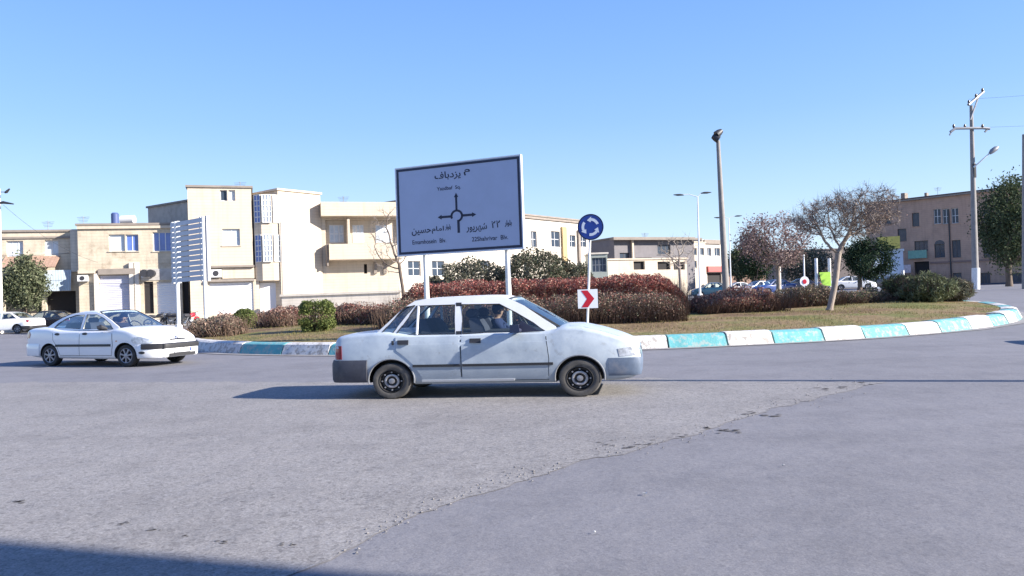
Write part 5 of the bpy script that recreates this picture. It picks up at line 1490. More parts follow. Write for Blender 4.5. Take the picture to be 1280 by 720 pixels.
        for (a0, a1, z0, z1) in s.open:   # reveals
            a0 = max(a0, 0); a1 = min(a1, s.L); z1 = min(z1, s.z1)
            q = [s.P(a0, z0), s.P(a1, z0), s.P(a1, z1), s.P(a0, z1)]; r_ = [s.P(a0, z0, -th), s.P(a1, z0, -th), s.P(a1, z1, -th), s.P(a0, z1, -th)]
            g.add(q + r_, [(0, 4, 5, 1), (1, 5, 6, 2), (2, 6, 7, 3), (3, 7, 4, 0)])
        D = -s.depth
        g.add([s.P(0, s.z0), s.P(0, s.z1), s.P(0, s.z1, D), s.P(0, s.z0, D)], [(0, 1, 2, 3)]); g.add([s.P(s.L, s.z0), s.P(s.L, s.z1), s.P(s.L, s.z1, D), s.P(s.L, s.z0, D)], [(0, 1, 2, 3)])
        g.add([s.P(0, s.z0, D), s.P(s.L, s.z0, D), s.P(s.L, s.z1, D), s.P(0, s.z1, D)], [(0, 1, 2, 3)])
        # dark rooms behind the openings
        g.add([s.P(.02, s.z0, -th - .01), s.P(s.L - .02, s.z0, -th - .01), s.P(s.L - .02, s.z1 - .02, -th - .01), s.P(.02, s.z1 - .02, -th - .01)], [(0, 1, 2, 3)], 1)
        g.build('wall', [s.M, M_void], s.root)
        r = MB(); s.box(r, -.12, s.L + .12, s.z1 + .002, s.z1 + .16, D - .1, .12); r.build('roof', coping or s.M, s.root)
        return s
M_brick = mat('yellow_brick', (.50, .43, .33), .9, .18, 1.2, bump=.5, bscale=14, dirt=(.24, .17, .11), dscale=1.1, damt=.5)
M_brick2 = mat('pale_brick', (.52, .45, .35), .9, .15, 1.5, bump=.4, bscale=14, dirt=(.28, .21, .14), dscale=1.3, damt=.4)
M_beige = mat('beige_render', (.54, .46, .36), .85, .05, .8, dirt=(.47, .38, .28), dscale=.6, damt=.3)
M_cream = mat('cream_stone', (.54, .46, .36), .85, .06, .8, dirt=(.42, .34, .25), dscale=.8, damt=.45)
M_whiter = mat('white_render', (.62, .56, .48), .85, .05, .8, dirt=(.42, .37, .31), dscale=.7, damt=.5)
M_greyb = mat('grey_block', (.24, .205, .175), .9, .15, 1.5)
M_brown = mat('brown_brick', (.44, .29, .215), .9, .10, 1.0, bump=.3, bscale=10, dirt=(.27, .18, .14), dscale=.8, damt=.4)
def courses(M, sx=1.1, sz=9.0):
    n = M.node_tree.nodes; l = M.node_tree.links; b = n['Principled BSDF']; src = b.inputs['Base Color'].links[0].from_socket
    tc = n.new('ShaderNodeTexCoord'); mp = n.new('ShaderNodeMapping'); mp.inputs['Scale'].default_value = (2.5, 2.5, .16); l.new(tc.outputs['Object'], mp.inputs[0])
    t = n.new('ShaderNodeTexNoise'); t.inputs['Scale'].default_value = 1.6; t.inputs['Detail'].default_value = 5; l.new(mp.outputs[0], t.inputs['Vector'])
    r = n.new('ShaderNodeMapRange'); r.inputs['From Min'].default_value = .5; r.inputs['From Max'].default_value = .75; r.inputs['To Min'].default_value = 1; r.inputs['To Max'].default_value = .84; l.new(t.outputs[0], r.inputs[0])
    w = n.new('ShaderNodeTexWave'); w.bands_direction = 'Z'; w.inputs['Scale'].default_value = 1.35; w.inputs['Distortion'].default_value = .4; l.new(tc.outputs['Object'], w.inputs['Vector'])
    r2 = n.new('ShaderNodeMapRange'); r2.inputs['From Min'].default_value = 0; r2.inputs['From Max'].default_value = .12; r2.inputs['To Min'].default_value = .86; r2.inputs['To Max'].default_value = 1; l.new(w.outputs[0], r2.inputs[0])
    mu = n.new('ShaderNodeMath'); mu.operation = 'MULTIPLY'; l.new(r.outputs[0], mu.inputs[0]); l.new(r2.outputs[0], mu.inputs[1])
    v = n.new('ShaderNodeVectorMath'); v.operation = 'SCALE'; l.new(src, v.inputs[0]); l.new(mu.outputs[0], v.inputs['Scale']); l.new(v.outputs[0], b.inputs['Base Color'])
for q in (M_brick, M_brick2, M_beige, M_cream, M_whiter, M_brown): courses(q)
M_shutter = mat('steel_shutter', (.48, .48, .56), .45, .04, 3)
M_whitedoor = mat('white_door', (.66, .66, .68), .5, .03, 2)
def shutter(b, u0, v0, u1, v1, M, name='roller_shutter', label=None, d=-.12):
    """corrugated roll-down door"""
    a0, a1, z0, z1 = b.hole(u0, v0, u1, v1)
    g = MB(); n = max(6, int((z1 - z0) / .13)); vs = []
    for i in range(n * 2 + 1):
        z = z0 + (z1 - z0) * i / (n * 2); dd = d + (.03 if i % 2 else 0)
        vs += [b.P(a0, z, dd), b.P(a1, z, dd)]
    g.add(vs, [(2 * i, 2 * i + 1, 2 * i + 3, 2 * i + 2) for i in range(n * 2)])
    o = g.build(name, M, b.root)
    if label: o['label'] = label
    return o

# 1. low brick house with awnings, far left
b = Building('shop_house', -60, 55.5, 99, 57.6, 290, 9, M_brick2, 'pale brick two storey shop at the far left with an orange awning', top_at=40)
b.window(8, 301, 29, 322, M_curtain, cols=3); b.window(56, 300, 73, 319, M_curtain, cols=2)
b.window(-45, 302, -20, 322, M_curtain, cols=3)
b.hole(58, 364, 95, 392); b.hole(5, 350, 52, 392); b.hole(-50, 350, -5, 392)
b.finish(coping=M_greyb)
g = MB(); a0, a1, z0, z1 = b.rect(7, 320, 76, 336)
for i in range(14): 
    x0 = a0 + (a1 - a0) * i / 14; x1 = a0 + (a1 - a0) * (i + 1) / 14 - .02
    g.hexa([b.P(x0, z0, 1.3), b.P(x1, z0, 1.3), b.P(x1, z1 - .1, .02), b.P(x0, z1 - .1, .02), b.P(x0, z0 + .05, 1.35), b.P(x1, z0 + .05, 1.35), b.P(x1, z1, .02), b.P(x0, z1, .02)])
g.build('awning', mat('orange_awning', (.34, .22, .16), .8, .25, 3), b.root)['label'] = 'faded orange brown awning'
g = MB(); a0, a1, z0, z1 = b.rect(45, 338, 92, 364)
for i in range(24):
    x0 = a0 + (a1 - a0) * i / 24; x1 = a0 + (a1 - a0) * (i + .8) / 24
    g.hexa([b.P(x0, z0, .75), b.P(x1, z0, .75), b.P(x1, z0, .70), b.P(x0, z0, .70), b.P(x0, z1, .45), b.P(x1, z1, .45), b.P(x1, z1, .40), b.P(x0, z1, .40)])
g.build('sheet_canopy', mat('pale_blue_sheet', (.46, .54, .60), .4, .1, 2), b.root)['label'] = 'pale blue corrugated sheet over the shop front'
b.part('pillar', M_whiter, [b.pbox(90, 288, 101, 340, 0.003, .35)], 'white pier between the two brick houses')
b.part('cornice', M_greyb, [(0, b.L, b.z1 - .5, b.z1 - .35, .003, .1)])
b1 = b
# 2. brick two storey house with the white shutter
b = Building('brick_house', 99, 56.5, 236, 58.3, 281.5, 9, M_brick, 'yellow brick two storey house with a white roller shutter, behind the slatted sign', top_at=170)
b.window(136, 293, 156, 314, M_curtain, cols=1); b.window(157, 293, 173, 314, M_bluewin, cols=2); b.window(191, 290, 214, 314, M_bluewin, cols=3)
shutter(b, 125, 344, 168, 392, M_shutter)
b.part('shutter_box', M_greyb, [b.pbox(124, 336, 170, 343, .003, .3)]) 
for (u0, u1) in ((163, 168.5), (169.5, 175)): b.part('pillar', M_whiter, [b.pbox(u0, 328, u1, 392, .003, .28)])
b.part('pillar', M_whiter, [b.pbox(119, 342, 124, 392, .003, .25)])
shutter(b, 196, 352, 222, 392, M_whitedoor)
b.window(180, 352, 192, 392, M_void, frame=M_framed, cols=1, sill=False, name='door', label='dark wooden doorway')
b.hole(228, 348, 236.5, 392)
b.part('cornice', M_cream, [(0, b.L, b.z1 - .25, b.z1 - .05, .003, .16)])
b.part('ledge', M_cream, [b.pbox(99, 338, 120, 342, .003, .35)])
b.part('band', mat('tile_band', (.40, .38, .36), .7, .2, 3), [b.pbox(176, 336, 226, 350, .003, .05)])
b.finish(coping=M_greyb)
def ac(b, u, v, wpx=11, lab='white air conditioner box'):
    a, z = b.pix(u, v); w = wpx * b.A.y / F / 2
    o = b.part('air_conditioner', M_frame, [(a - w, a + w, z - w * .7, z + w * .7, .003, .45)])
    g = MB(); n = 16
    vs = [b.P(a + w * .5 * math.cos(6.283 * i / n), z + w * .5 * math.sin(6.283 * i / n), d) for d in (.451, .47) for i in range(n)]
    g.add(vs, [tuple(range(n)), tuple(range(n, 2 * n))] + [(i, (i + 1) % n, (i + 1) % n + n, i + n) for i in range(n)])
    f = g.build('fan', M_dark, None, local=b.root.location); f.location = (0, 0, 0); f.parent = o
ac(b, 105, 348); ac(b, 183, 344, 9)
a_, z_ = b.pix(178, 341)
for k in range(2):
    g = MB(); x, z = b.pix(183 + k * 8, 342); n = 14
    g.tube([b.P(x, z, .2), b.P(x, z, .9)], .28, 14); g.build('horn_speaker', M_dark, b.root)
b2 = b
def tank(u, Y, v0, v1, wpx, M, lab, dome=False):
    p0 = at(u, v1, Y); p1 = at(u, v0, Y); w = wpx * Y / F / 2
    o = thing('roof_tank', p0, lab, 'water tank')
    g = MB()
    if dome:
        g.tube([(p0.x - w, Y, (p0.z + p1.z) / 2 + .05), (p0.x - w * .85, Y, (p0.z + p1.z) / 2 + .05), (p0.x + w * .85, Y, (p0.z + p1.z) / 2 + .05), (p0.x + w, Y, (p0.z + p1.z) / 2 + .05)], [.15, (p1.z - p0.z) / 2, (p1.z - p0.z) / 2, .15], 18)
    else: g.tube([(p0.x, Y, p0.z), (p0.x, Y, p1.z - .1), (p0.x, Y, p1.z)], [w, w, w * .7], 18)
    g.build('tank', M, o, True)
    g = MB(); s_ = w * .7
    for dx in (-s_, s_): g.tube([(p0.x + dx, Y, p0.z - .5), (p0.x + dx, Y, p0.z + .3)], .04, 6)
    g.build('stand', M_metal, o)
tank(144, 61, 266, 280, 9, mat('blue_tank', (.06, .09, .22), .5), 'upright dark blue water tank on the brick house roof')
tank(160, 61.5, 270, 281, 19, mat('white_tank', (.62, .62, .60), .5), 'lying white water tank beside the blue one on the brick house roof', True)
# grey block between the brick house and the beige house
b = Building('roof_block', 188, 66, 242, 62.5, 251, 5, mat('bare_block', (.40, .35, .30), .9, .2, 1.5), 'dark grey unplastered upper wall rising between the brick house and the beige house', top_at=240)
b.finish(coping=M_greyb)
# 3. beige three storey house
hA = onland(238, 56.9); hB = onland(318, 58.4)
b = Building('apartment_house', 0, 0, 0, 0, 234.5, 11, M_beige, 'beige three storey house with a rounded glass bay and white roller door', pA=hA, pB=hB, top_at=270)
b.window(275, 237.5, 284, 251, M_winglass, cols=1, sill=False); b.window(286, 237.5, 294, 251, M_curtain, cols=1, sill=False)
b.window(278, 286, 300, 307, M_curtain, cols=2, rows=2)
shutter(b, 262, 353, 317, 392, M_whitedoor, 'garage_door')
b.part('ledge', M_greyb, [b.pbox(258, 332, 318, 334.5, .003, .35)])
b.part('ledge', M_greyb, [b.pbox(258, 349, 318, 352, .003, .30)])
b.part('wall_panel', M_cream, [b.pbox(278, 335, 318, 348, .003, .12)])
b.part('downpipe', M_whitedoor, [b.pbox(256.5, 288, 258.5, 392, .003, .15)])
ac(b, 270, 342, 14)
b.finish(coping=M_greyb)
bh = b; z1h = b.z1
# flank of the same house: two planes rounding into the bay, then the long sunlit wall
fA = onland(351, 58.9); fB = onland(404, 62)
side = Building('x', 0, 0, 0, 0, 241, 10, M_beige, 'tmp', pA=fA, pB=fB, top_at=378)
side.window(384.5, 352, 397, 385, M_winglass, sill=False) if False else None
side.finish(coping=M_beige)
for c in list(side.root.children): c.parent = bh.root; c.location = side.root.location - bh.root.location; c.name = 'side_wall' if c.name.startswith('wall') else c.name
bpy.data.objects.remove(side.root)
# bay: half octagon between u 318 and 351, from v 240 down to 350
def bay(v0, v1, M, name, inset=0.0, glass=False, lab=None, uu=(318, 327, 341, 351), dd=(0, .5, .5, 0)):
    g = MB(); pts = []
    for u, d in zip(uu, dd):
        a = bh.pix(u, 300)[0]; pts.append(bh.P(a, 0, d - (inset if d else 0)))
    zt = at(335, v0, 57.3).z; zb = at(335, v1, 57.3).z
    n = len(pts); back = [p - bh.n * 1.2 for p in pts]
    vs = [(p.x, p.y, zb) for p in pts] + [(p.x, p.y, zt) for p in pts] + [(p.x, p.y, zb) for p in (back[0], back[-1])] + [(p.x, p.y, zt) for p in (back[0], back[-1])]
    fs = [(i, i + 1, i + 1 + n, i + n) for i in range(n - 1)] + [tuple(range(n)) + (2 * n + 1, 2 * n), tuple(n + i for i in range(n)) + (2 * n + 3, 2 * n + 2), (0, n, 2 * n + 2, 2 * n), (n - 1, 2 * n - 1, 2 * n + 3, 2 * n + 1)]
    g.add(vs, fs); o = g.build(name, M, bh.root)
    if lab: o['label'] = lab
    return o
bay(240, 350, M_beige, 'bay_wall', .12, lab='angled bay carrying the tall windows')
for (v0, v1) in ((241, 276), (292, 326)):
    for (ua, da, ub, db, M, cl) in ((319.3, .10, 326.5, .44, M_bluewin, 2), (328, .53, 340, .53, M_curtain, 3), (341.8, .43, 350, .10, M_curtain, 2)):  # left facet's shade is put into the colour: darker glass than the bright facets
        a0 = bh.pix(ua, 300)[0]; a1 = bh.pix(ub, 300)[0]; zt = at(335, v0, 57.3).z; zb = at(335, v1, 57.3).z
        p = bh.P(a0, 0, da - .02); q = bh.P(a1, 0, db - .02)
        g = MB(); nn = Vector((q.y - p.y, p.x - q.x, 0)).normalized(); 
        if nn.y > 0: nn = -nn
        def bp_(t, z, d): r_ = p.lerp(q, t) + nn * d; return (r_.x, r_.y, z)
        def bb(t0, t1, z0, z1, d0, d1): g.hexa([bp_(t0, z0, d1), bp_(t1, z0, d1), bp_(t1, z0, d0), bp_(t0, z0, d0), bp_(t0, z1, d1), bp_(t1, z1, d1), bp_(t1, z1, d0), bp_(t0, z1, d0)])
        for i in range(cl + 1): t = i / cl; bb(max(0, t - .05), min(1, t + .05), zb, zt, -.02, .05)
        for i in range(6): z = zb + (zt - zb) * i / 5; bb(.05, .95, z - .03, z + .03, -.015, .045)
        f = g.build('window', M_frame, bh.root)
        g = MB(); bb(0.01, .99, zb + .01, zt - .01, -.01, .0); pn = g.build('pane', M, None, local=bh.root.location); pn.location = (0, 0, 0); pn.parent = f
bh.part('side_door', M_whitedoor, [bh.pbox(325, 353, 349, 390, -.5, -.4)], 'white metal double door under the bay')
bh.part('porch_wall', M_beige, [bh.pbox(318.2, 349, 324.5, 392, -.6, .0), bh.pbox(324.5, 349, 350, 352.5, -.6, .0)])
bh.part('downpipe', mat('pipe_grey', (.2, .2, .2), .6), [bh.pbox(351.5, 278, 352.7, 386, .2, .28)])
# 4. cream house with balconies
b = Building('balcony_house', 399, 62, 500, 64, 256, 9, M_cream, 'cream house with two deep balconies, between the beige house and the direction sign', top_at=450)
b.hole(407, 275, 497, 306)
b.hole(455, 330, 459, 342)
for (u0, u1) in ((424, 429), (440, 444)): pass
b.finish(coping=M_cream)
b.part('roof_slab', M_cream, [b.pbox(400, 255, 500, 272, .003, 1.3)])
b.part('balcony', M_cream, [b.pbox(410, 306, 500, 325, 1.15, 1.3), b.pbox(410, 322, 500, 325.5, .003, 1.15), b.pbox(410, 306, 412, 322, .003, 1.15)])
b.part('balcony_side', M_greyb, [b.pbox(407.5, 306, 409.5, 333, .003, 1.0)])
for (u0, u1) in ((412, 430), (441, 455), (470, 490)):
    f = b.part('window', M_frame, [(lambda r: (r[0], r[1], r[2], r[3], -.275, -.24))(b.rect(u0, 281, u1, 303))])
    r_ = b.rect(u0, 281, u1, 303); w3 = (r_[1] - r_[0]) / 3; h2 = (r_[3] - r_[2]) / 2
    b.part('pane', M_curtain, [(r_[0] + w3 * i + .06, r_[0] + w3 * (i + 1) - .06, r_[2] + h2 * j + .06, r_[2] + h2 * (j + 1) - .06, -.24, -.225) for i in range(3) for j in range(2)], parent=f)
b.part('recess_wall', M_cream, [b.pbox(406, 274, 498, 307, -.287, -.277)])
b.part('divider', M_beige, [b.pbox(433, 275, 436, 306, -.2, 1.0)])
b.part('vent_pipe', M_dark, [b.pbox(429, 250, 431, 255, -2, -1.8)])
for u in (469, 481): b.part('lantern', M_greyb, [b.pbox(u - 2, 328, u + 2, 342, .003, .2)])
# boundary wall of rough white stone below it
w = Building('boundary_wall', 352, 57.4, 500, 57.4, 368, .3, M_whiter, 'long rough white garden wall below the beige and cream houses', 'wall', top_at=430)
w.finish()
# 5. long white row behind the signs
b = Building('row_house', 500, 66, 738, 90, 269, 9, M_whiter, 'long white house row running back behind the direction sign', top_at=655)
for (u0, u1) in ((664, 671), (689, 700), (712, 719.5), (726, 733)): b.window(u0, 289 if u0 < 700 else 294, u1, 309, M_winglass, cols=2, rows=2)
for (u0, u1) in ((512, 530), (545, 562), (580, 595), (610, 622), (638, 648)): b.window(u0, 286, u1, 308, M_winglass, cols=2, rows=2)
for (u0, u1) in ((510, 526), (540, 556), (600, 612), (655, 662)): b.window(u0, 326, u1, 345, M_winglass, cols=2, rows=2)
b.part('pilaster', mat('ochre_stone', (.42, .30, .15), .85, .1, 2), [b.pbox(701.5, 284, 707, 330, .003, .25)])
b.part('pilaster', M_greyb, [b.pbox(721.5, 288, 724, 330, .003, .25)])
b.part('cornice', M_greyb, [(0, b.L, b.z1 - .3, b.z1 - .1, .003, .2)])
b.finish(coping=M_greyb)
# small glazed kiosk
b = Building('kiosk', 738, 78, 761, 78, 318, 4, mat('grey_green_panel', (.28, .31, .28), .6, .1, 2), 'small grey green building right of the roundabout sign post')
b.window(740, 322, 758, 340, M_winglass, frame=M_metal, cols=4, rows=2, sill=False); b.finish(coping=M_whiter)
# grey flat roofed building
b = Building('flat_roofed_hall', 770, 92, 870, 97, 298, 14, mat('grey_stone_cladding', (.17, .158, .165), .85, .12, 1), 'grey flat roofed building behind a cream garden wall', top_at=800)
b.window(775, 316, 787, 336, M_winglass, frame=M_framed); b.window(795, 322, 815, 340, M_winglass, frame=M_framed, cols=4)
b.window(822, 306, 838, 318, M_winglass, frame=M_framed, cols=3)
b.part('roof_edge', M_greyb, [(-.6, b.L + .6, b.z1 - .25, b.z1 - .003, .003, .9)])
b.part('column', M_cream, [b.pbox(788.5, 300, 790.5, 340, .1, .4)])
b.finish(coping=M_greyb)
b = Building('garden_wall', 757, 80, 860, 84, 325, .35, M_cream, 'cream garden wall with open bays in front of the grey hall', 'wall', top_at=775)
b.hole(792, 326.5, 806, 337); b.hole(822, 327, 838, 337); b.hole(842, 327.5, 856, 337); b.finish()
# far block of buildings in the middle distance
b = Building('far_house', 862, 128, 884, 132, 303, 10, M_cream, 'distant beige two storey house above the teal car', top_at=870)
b.window(865, 310, 871, 319, M_winglass); b.window(874, 310, 880, 319, M_winglass); b.window(865, 326, 871, 335, M_winglass); b.finish()
b = Building('far_house', 880, 138, 906, 142, 301, 10, M_whiter, 'distant white house with a red shop front left of the tall concrete pole', top_at=893)
b.window(884, 310, 889, 320, M_winglass); b.window(893, 310, 900, 320, M_winglass)
b.part('shop_sign', mat('faded_red', (.42, .09, .08), .6), [b.pbox(881, 333, 905, 340, .003, .8)]); b.hole(884, 341, 902, 354)
b.part('attic', M_greyb, [b.pbox(879, 300, 900, 305, .003, .3)]); b.finish()
for (u0, u1, Y, v, lab, M) in ((906, 990, 150, 330, 'low distant pink brown building behind the conifers', M_brown), (985, 1092, 118, 312, 'distant grey brown building behind the umbrella shaped tree', mat('far_greybrown', (.2, .17, .16), .9, .1, 1))):
    b = Building('far_house', u0, Y, u1, Y, v, 10, M, lab, top_at=(u0 + u1) / 2)
    n_ = 6
    for i in range(n_):
        x = u0 + (u1 - u0) * (i + .3) / n_; b.window(x, v + 6, x + (u1 - u0) * .06, v + 14, M_winglass, sill=False)
    b.finish()
# 6. brown brick building on the right
b = Building('brown_building', 1086, 100, 1330, 84, 239, 14, M_brown, 'long brown brick three storey building behind the power pole', top_at=1225)
b.window(1140, 266, 1149, 283, M_winglass, frame=M_framed, cols=1)
b.window(1167, 261, 1176, 280, M_winglass, cols=2, rows=2); b.window(1178, 261, 1187, 280, M_winglass, cols=2, rows=2); b.window(1189, 260, 1198, 279, M_winglass, cols=2, rows=2)
b.window(1168, 305, 1181, 322, M_winglass, frame=M_framed, cols=2, rows=2); b.window(1190, 300, 1201, 322, M_winglass, frame=M_framed, cols=2)
b.window(1122, 286, 1133, 302, M_winglass, frame=M_framed, cols=1, sill=False); b.window(1143, 301, 1160, 314, M_winglass, frame=M_framed, cols=3, sill=False)
b.window(1106, 262, 1114, 280, M_winglass, frame=M_framed, cols=1)
for (u0, u1) in ((1191, 1202), (1226, 1238), (1257, 1281), (1296, 1316)): b.window(u0, 341, u1, 355, M_winglass, frame=M_framed, cols=3, sill=False)
for (u0, u1) in ((1229, 1240), (1250, 1262), (1285, 1300)): b.window(u0, 262, u1, 280, M_winglass, cols=2, rows=2); b.window(u0, 302, u1, 322, M_winglass, frame=M_framed, cols=2)
b.hole(1143, 327, 1162, 360)
a0, a1, z0, z1 = b.rect(1168, 300, 1181, 305.2)
g = MB(); n = 10     # round head of the arched window
pl_ = [((a0 + a1) / 2 + (a1 - a0) / 2 * math.cos(math.pi * i / n), z0 + (z1 - z0) * math.sin(math.pi * i / n)) for i in range(n + 1)]
g.add([b.P(x, z, .01) for x, z in pl_], [tuple(range(n + 1))]); g.build('arch_window', M_winglass, b.root)
b.part('ledge', M_greyb, [(0, b.L, b.z1 - .18, b.z1 - .02, .003, .35)])
b.part('band', mat('brown_band', (.24, .16, .13), .9, .1, 1), [b.pbox(1162, 323, 1330, 325.5, .003, .1)])
b.part('fence_band', mat('dark_fence', (.05, .06, .09), .7, .2, 2), [b.pbox(1176, 353, 1330, 361, 2.0, 2.15)], 'dark low railing along the foot of the building')
b.part('downpipe', M_dark, [b.pbox(1187, 262, 1188.4, 350, .01, .15)])
b.part('roof_box', M_greyb, [b.pbox(1118, 240, 1123, 248, -3, -2)]); b.part('chimney', M_greyb, [b.pbox(1150, 240, 1153, 247, -2, -1.4)])
b.finish(coping=mat('roof_brown', (.12, .08, .07), .9))
bb_ = b
b.part('shop_sign', mat('sign_green', (.18, .36, .28), .6, .15, 3), [b.pbox(1137, 313, 1160, 323, .3, .5)], 'faded green shop board')
b.part('shop_sign', mat('sign_cream_red', (.6, .5, .5), .6, .3, 4), [b.pbox(1131, 331, 1142, 341, .8, .9)], 'small pale board with reddish marks')
# pale blue booth with yellow board
b = Building('booth', 1104, 88, 1131, 87, 314, 3, mat('pale_blue_sheet2', (.36, .44, .56), .5, .08, 2), 'pale blue shop wall under a yellow board in front of the brown building')
b.finish(); b.part('shop_sign', mat('yellow_board', (.50, .43, .10), .6, .15, 3), [b.pbox(1097, 296, 1125, 311, .1, .4)], 'yellow shop board')
b = Building('booth', 1087, 86, 1101, 86, 325, 2.2, MATS['pale_blue_sheet2'], 'low pale blue cabin left of the blue shop wall')
b.finish()
# two white posts with the lime panel; other slim posts
def slim(u, Y, v0, v1, lab, r=.06, name='post'):
    p = onland(u, Y); q = at(u - (v1 - v0) * .03, v0, Y)
    o = thing(name, p, lab, 'post'); g = MB(); g.tube([p, q], r, 8); g.build('shaft', M_post, o, True)
    g = MB(); g.tube([p, p + Vector((0, 0, .25))], r * 1.7, 8); g.build('foot', M_greyb, o, True); return o
o = thing('panel_stand', onland(1029, 62), 'two white posts holding a bright lime green panel left of the umbrella shaped tree', 'sign stand')
for u in (1021, 1037.5):
    p = onland(u, 62); q = at(u - 1, 323, 62); g = MB(); g.tube([p, q], .13, 8); g.build('post', M_post, o, True)
q0 = at(1023.5, 358, 62); q1 = at(1037, 340, 62)
g = MB(); g.add([(q0.x + .2, 61.8, q0.z + .1), (q1.x, 61.8, q0.z), (q1.x, 61.8, q1.z), (q0.x, 61.8, q1.z), (q0.x + .2, 61.84, q0.z + .1), (q1.x, 61.84, q0.z), (q1.x, 61.84, q1.z), (q0.x, 61.84, q1.z)], [(0, 1, 2, 3), (7, 6, 5, 4), (0, 4, 5, 1), (1, 5, 6, 2), (2, 6, 7, 3), (3, 7, 4, 0)])
g.build('panel', mat('lime', (.42, .70, .08), .6, .1, 3), o)
slim(976, 60, 330, 370, 'short white post just right of the small bare tree')
o = slim(1006, 56, 318, 366, 'slim post carrying a round white disc with a red ring')
p = at(1005.6, 352, 55.9); 
for (r_, d_, M, nm) in ((.34, 0, MATS['sign_white'], 'disc'), (.15, .03, MATS['sign_red'], 'mark')):
    g = MB(); n = 24; vs = [(p.x + r_ * math.cos(6.283 * i / n), p.y - dd - d_, p.z + 1.15 * r_ * math.sin(6.283 * i / n)) for dd in (0, .02) for i in range(n)]
    g.add(vs, [tuple(range(n)), tuple(range(n, 2 * n))] + [(i, (i + 1) % n, (i + 1) % n + n, i + n) for i in range(n)]); 
    q = g.build(nm, M, o)
slim(1129, 74, 338, 362, 'thick white post in front of the pale blue shop wall', .16)
# ---- slatted back of a large sign at the left
sA = at(221, 392, 44); sB = at(261, 392, 43)
o = thing('slatted_sign', onland(240, 43.5), 'tall white slatted sign seen from behind on two posts, before the brick house', 'road sign')
P0 = Vector((at(214, 300, 45.5).x, 45.5, 0)); P1 = Vector((at(256, 300, 43).x, 43, 0))
zt = at(214, 278, 45.5).z; zb = at(256, 350, 43).z; T = (P1 - P0).normalized(); N_ = Vector((T.y, -T.x, 0)); W_ = (P1 - P0).length
def sq(a, z, d): q = P0 + T * a + N_ * d; return (q.x, q.y, z)
M_slat = mat('slat_white', (.48, .48, .50), .5, .05, 3)
for i in range(12):
    z0 = zb + (zt - zb) * i / 12; z1 = z0 + (zt - zb) / 12 * .84
    g = MB(); g.hexa([sq(0, z0, .06), sq(W_, z0, .06), sq(W_, z0, 0), sq(0, z0, 0), sq(0, z1, .02), sq(W_, z1, .02), sq(W_, z1, -.04), sq(0, z1, -.04)]); g.build('slat', M_slat, o)
for a in (-.06, .62, W_ - .62, W_ + .06):
    g = MB(); g.hexa([sq(a - .07, zb - .05, -.06), sq(a + .07, zb - .05, -.06), sq(a + .07, zb - .05, -.22), sq(a - .07, zb - .05, -.22), sq(a - .07, zt + .03, -.06), sq(a + .07, zt + .03, -.06), sq(a + .07, zt + .03, -.22), sq(a - .07, zt + .03, -.22)]); g.build('upright', M_slat, o)
for a in (.62, W_ - .1):
    q = P0 + T * a - N_ * .0; g = MB(); g.tube([(q.x, q.y, gz(q.x, q.y)), (q.x, q.y, zt)], .11, 10); g.build('post', M_post, o, True)
    g = MB(); g.tube([(q.x, q.y, gz(q.x, q.y)), (q.x, q.y, gz(q.x, q.y) + .3)], .22, 8); g.build('foot', M_post, o)
# ---- motorcycles by the shop
def motorcycle(u, Y, M, lab, rz):
    o = thing('motorcycle', (0, 0, 0), lab, 'motorcycle')
    for x in (-.62, .62):
        g = MB(); n = 24; g.tube([(x + .27 * math.cos(6.283 * i / n), 0, .30 + .27 * math.sin(6.283 * i / n)) for i in range(n + 1)], .045, 8, cap=False); w_ = g.build('wheel', M_tyre, o, True)
        g = MB(); g.tube([(x, -.06, .30), (x, .06, .30)], .05, 8)
        for k in range(6): a = k * math.pi / 3; g.tube([(x, 0, .30), (x + .25 * math.cos(a), 0, .30 + .25 * math.sin(a))], .01, 4)
        h = g.build('rim', M_metal, None); h.parent = w_
    g = MB(); g.tube([(-.62, .07, .3), (-.2, .07, .38), (.05, .05, .35), (.28, .03, .72)], .025, 6); g.tube([(-.62, -.07, .3), (-.35, -.06, .70)], .025, 6); g.tube([(.62, .06, .3), (.40, .05, .95)], .025, 6); g.tube([(.62, -.06, .3), (.40, -.05, .95)], .025, 6)
    g.tube([(-.15, 0, .36), (.0, 0, .42), (.14, 0, .4)], [.10, .15, .10], 8); g.build('frame', M_metal, o, True)
    g = MB(); g.tube([(-.1, 0, .74), (.05, 0, .80), (.25, 0, .82), (.36, 0, .76)], [.08, .14, .14, .06], 10); g.build('fuel_tank', M, o, True)
    g = MB(); g.tube([(-.68, 0, .80), (-.5, 0, .78), (-.2, 0, .75), (-.06, 0, .76)], [.05, .12, .12, .08], 10); g.build('seat', M_dark, o, True)
    g = MB(); g.tube([(.28, -.34, 1.02), (.36, -.18, 1.0), (.40, 0, .96), (.36, .18, 1.0), (.28, .34, 1.02)], .02, 6); g.build('handlebar', M_dark, o, True)
    g = MB(); g.tube([(.42, 0, .88), (.54, 0, .88)], [.07, .09], 10); g.build('headlight', M_lampglass, o, True)
    g = MB(); g.tube([(-.4, -.14, .28), (-.8, -.16, .32)], .045, 8); g.build('exhaust', M_chrome, o, True)
    g = MB(); g.tube([(.34, 0, .5), (.45, 0, .62), (.62, 0, .66), (.8, 0, .58)], .06, 6); g.build('mudguard', M, o, True)
    p = onland(u, Y); o.location = p; o.rotation_euler = (0, 0, R(rz)); return o
motorcycle(196, 54.5, M_dark, 'black motorcycle, left one of the two parked before the brick house', 20)
motorcycle(212, 54.5, M_dark, 'black motorcycle, right one of the two parked before the brick house', 160)
motorcycle(238, 52, MATS['sign_red'], 'red motorcycle parked under the slatted sign', 75)
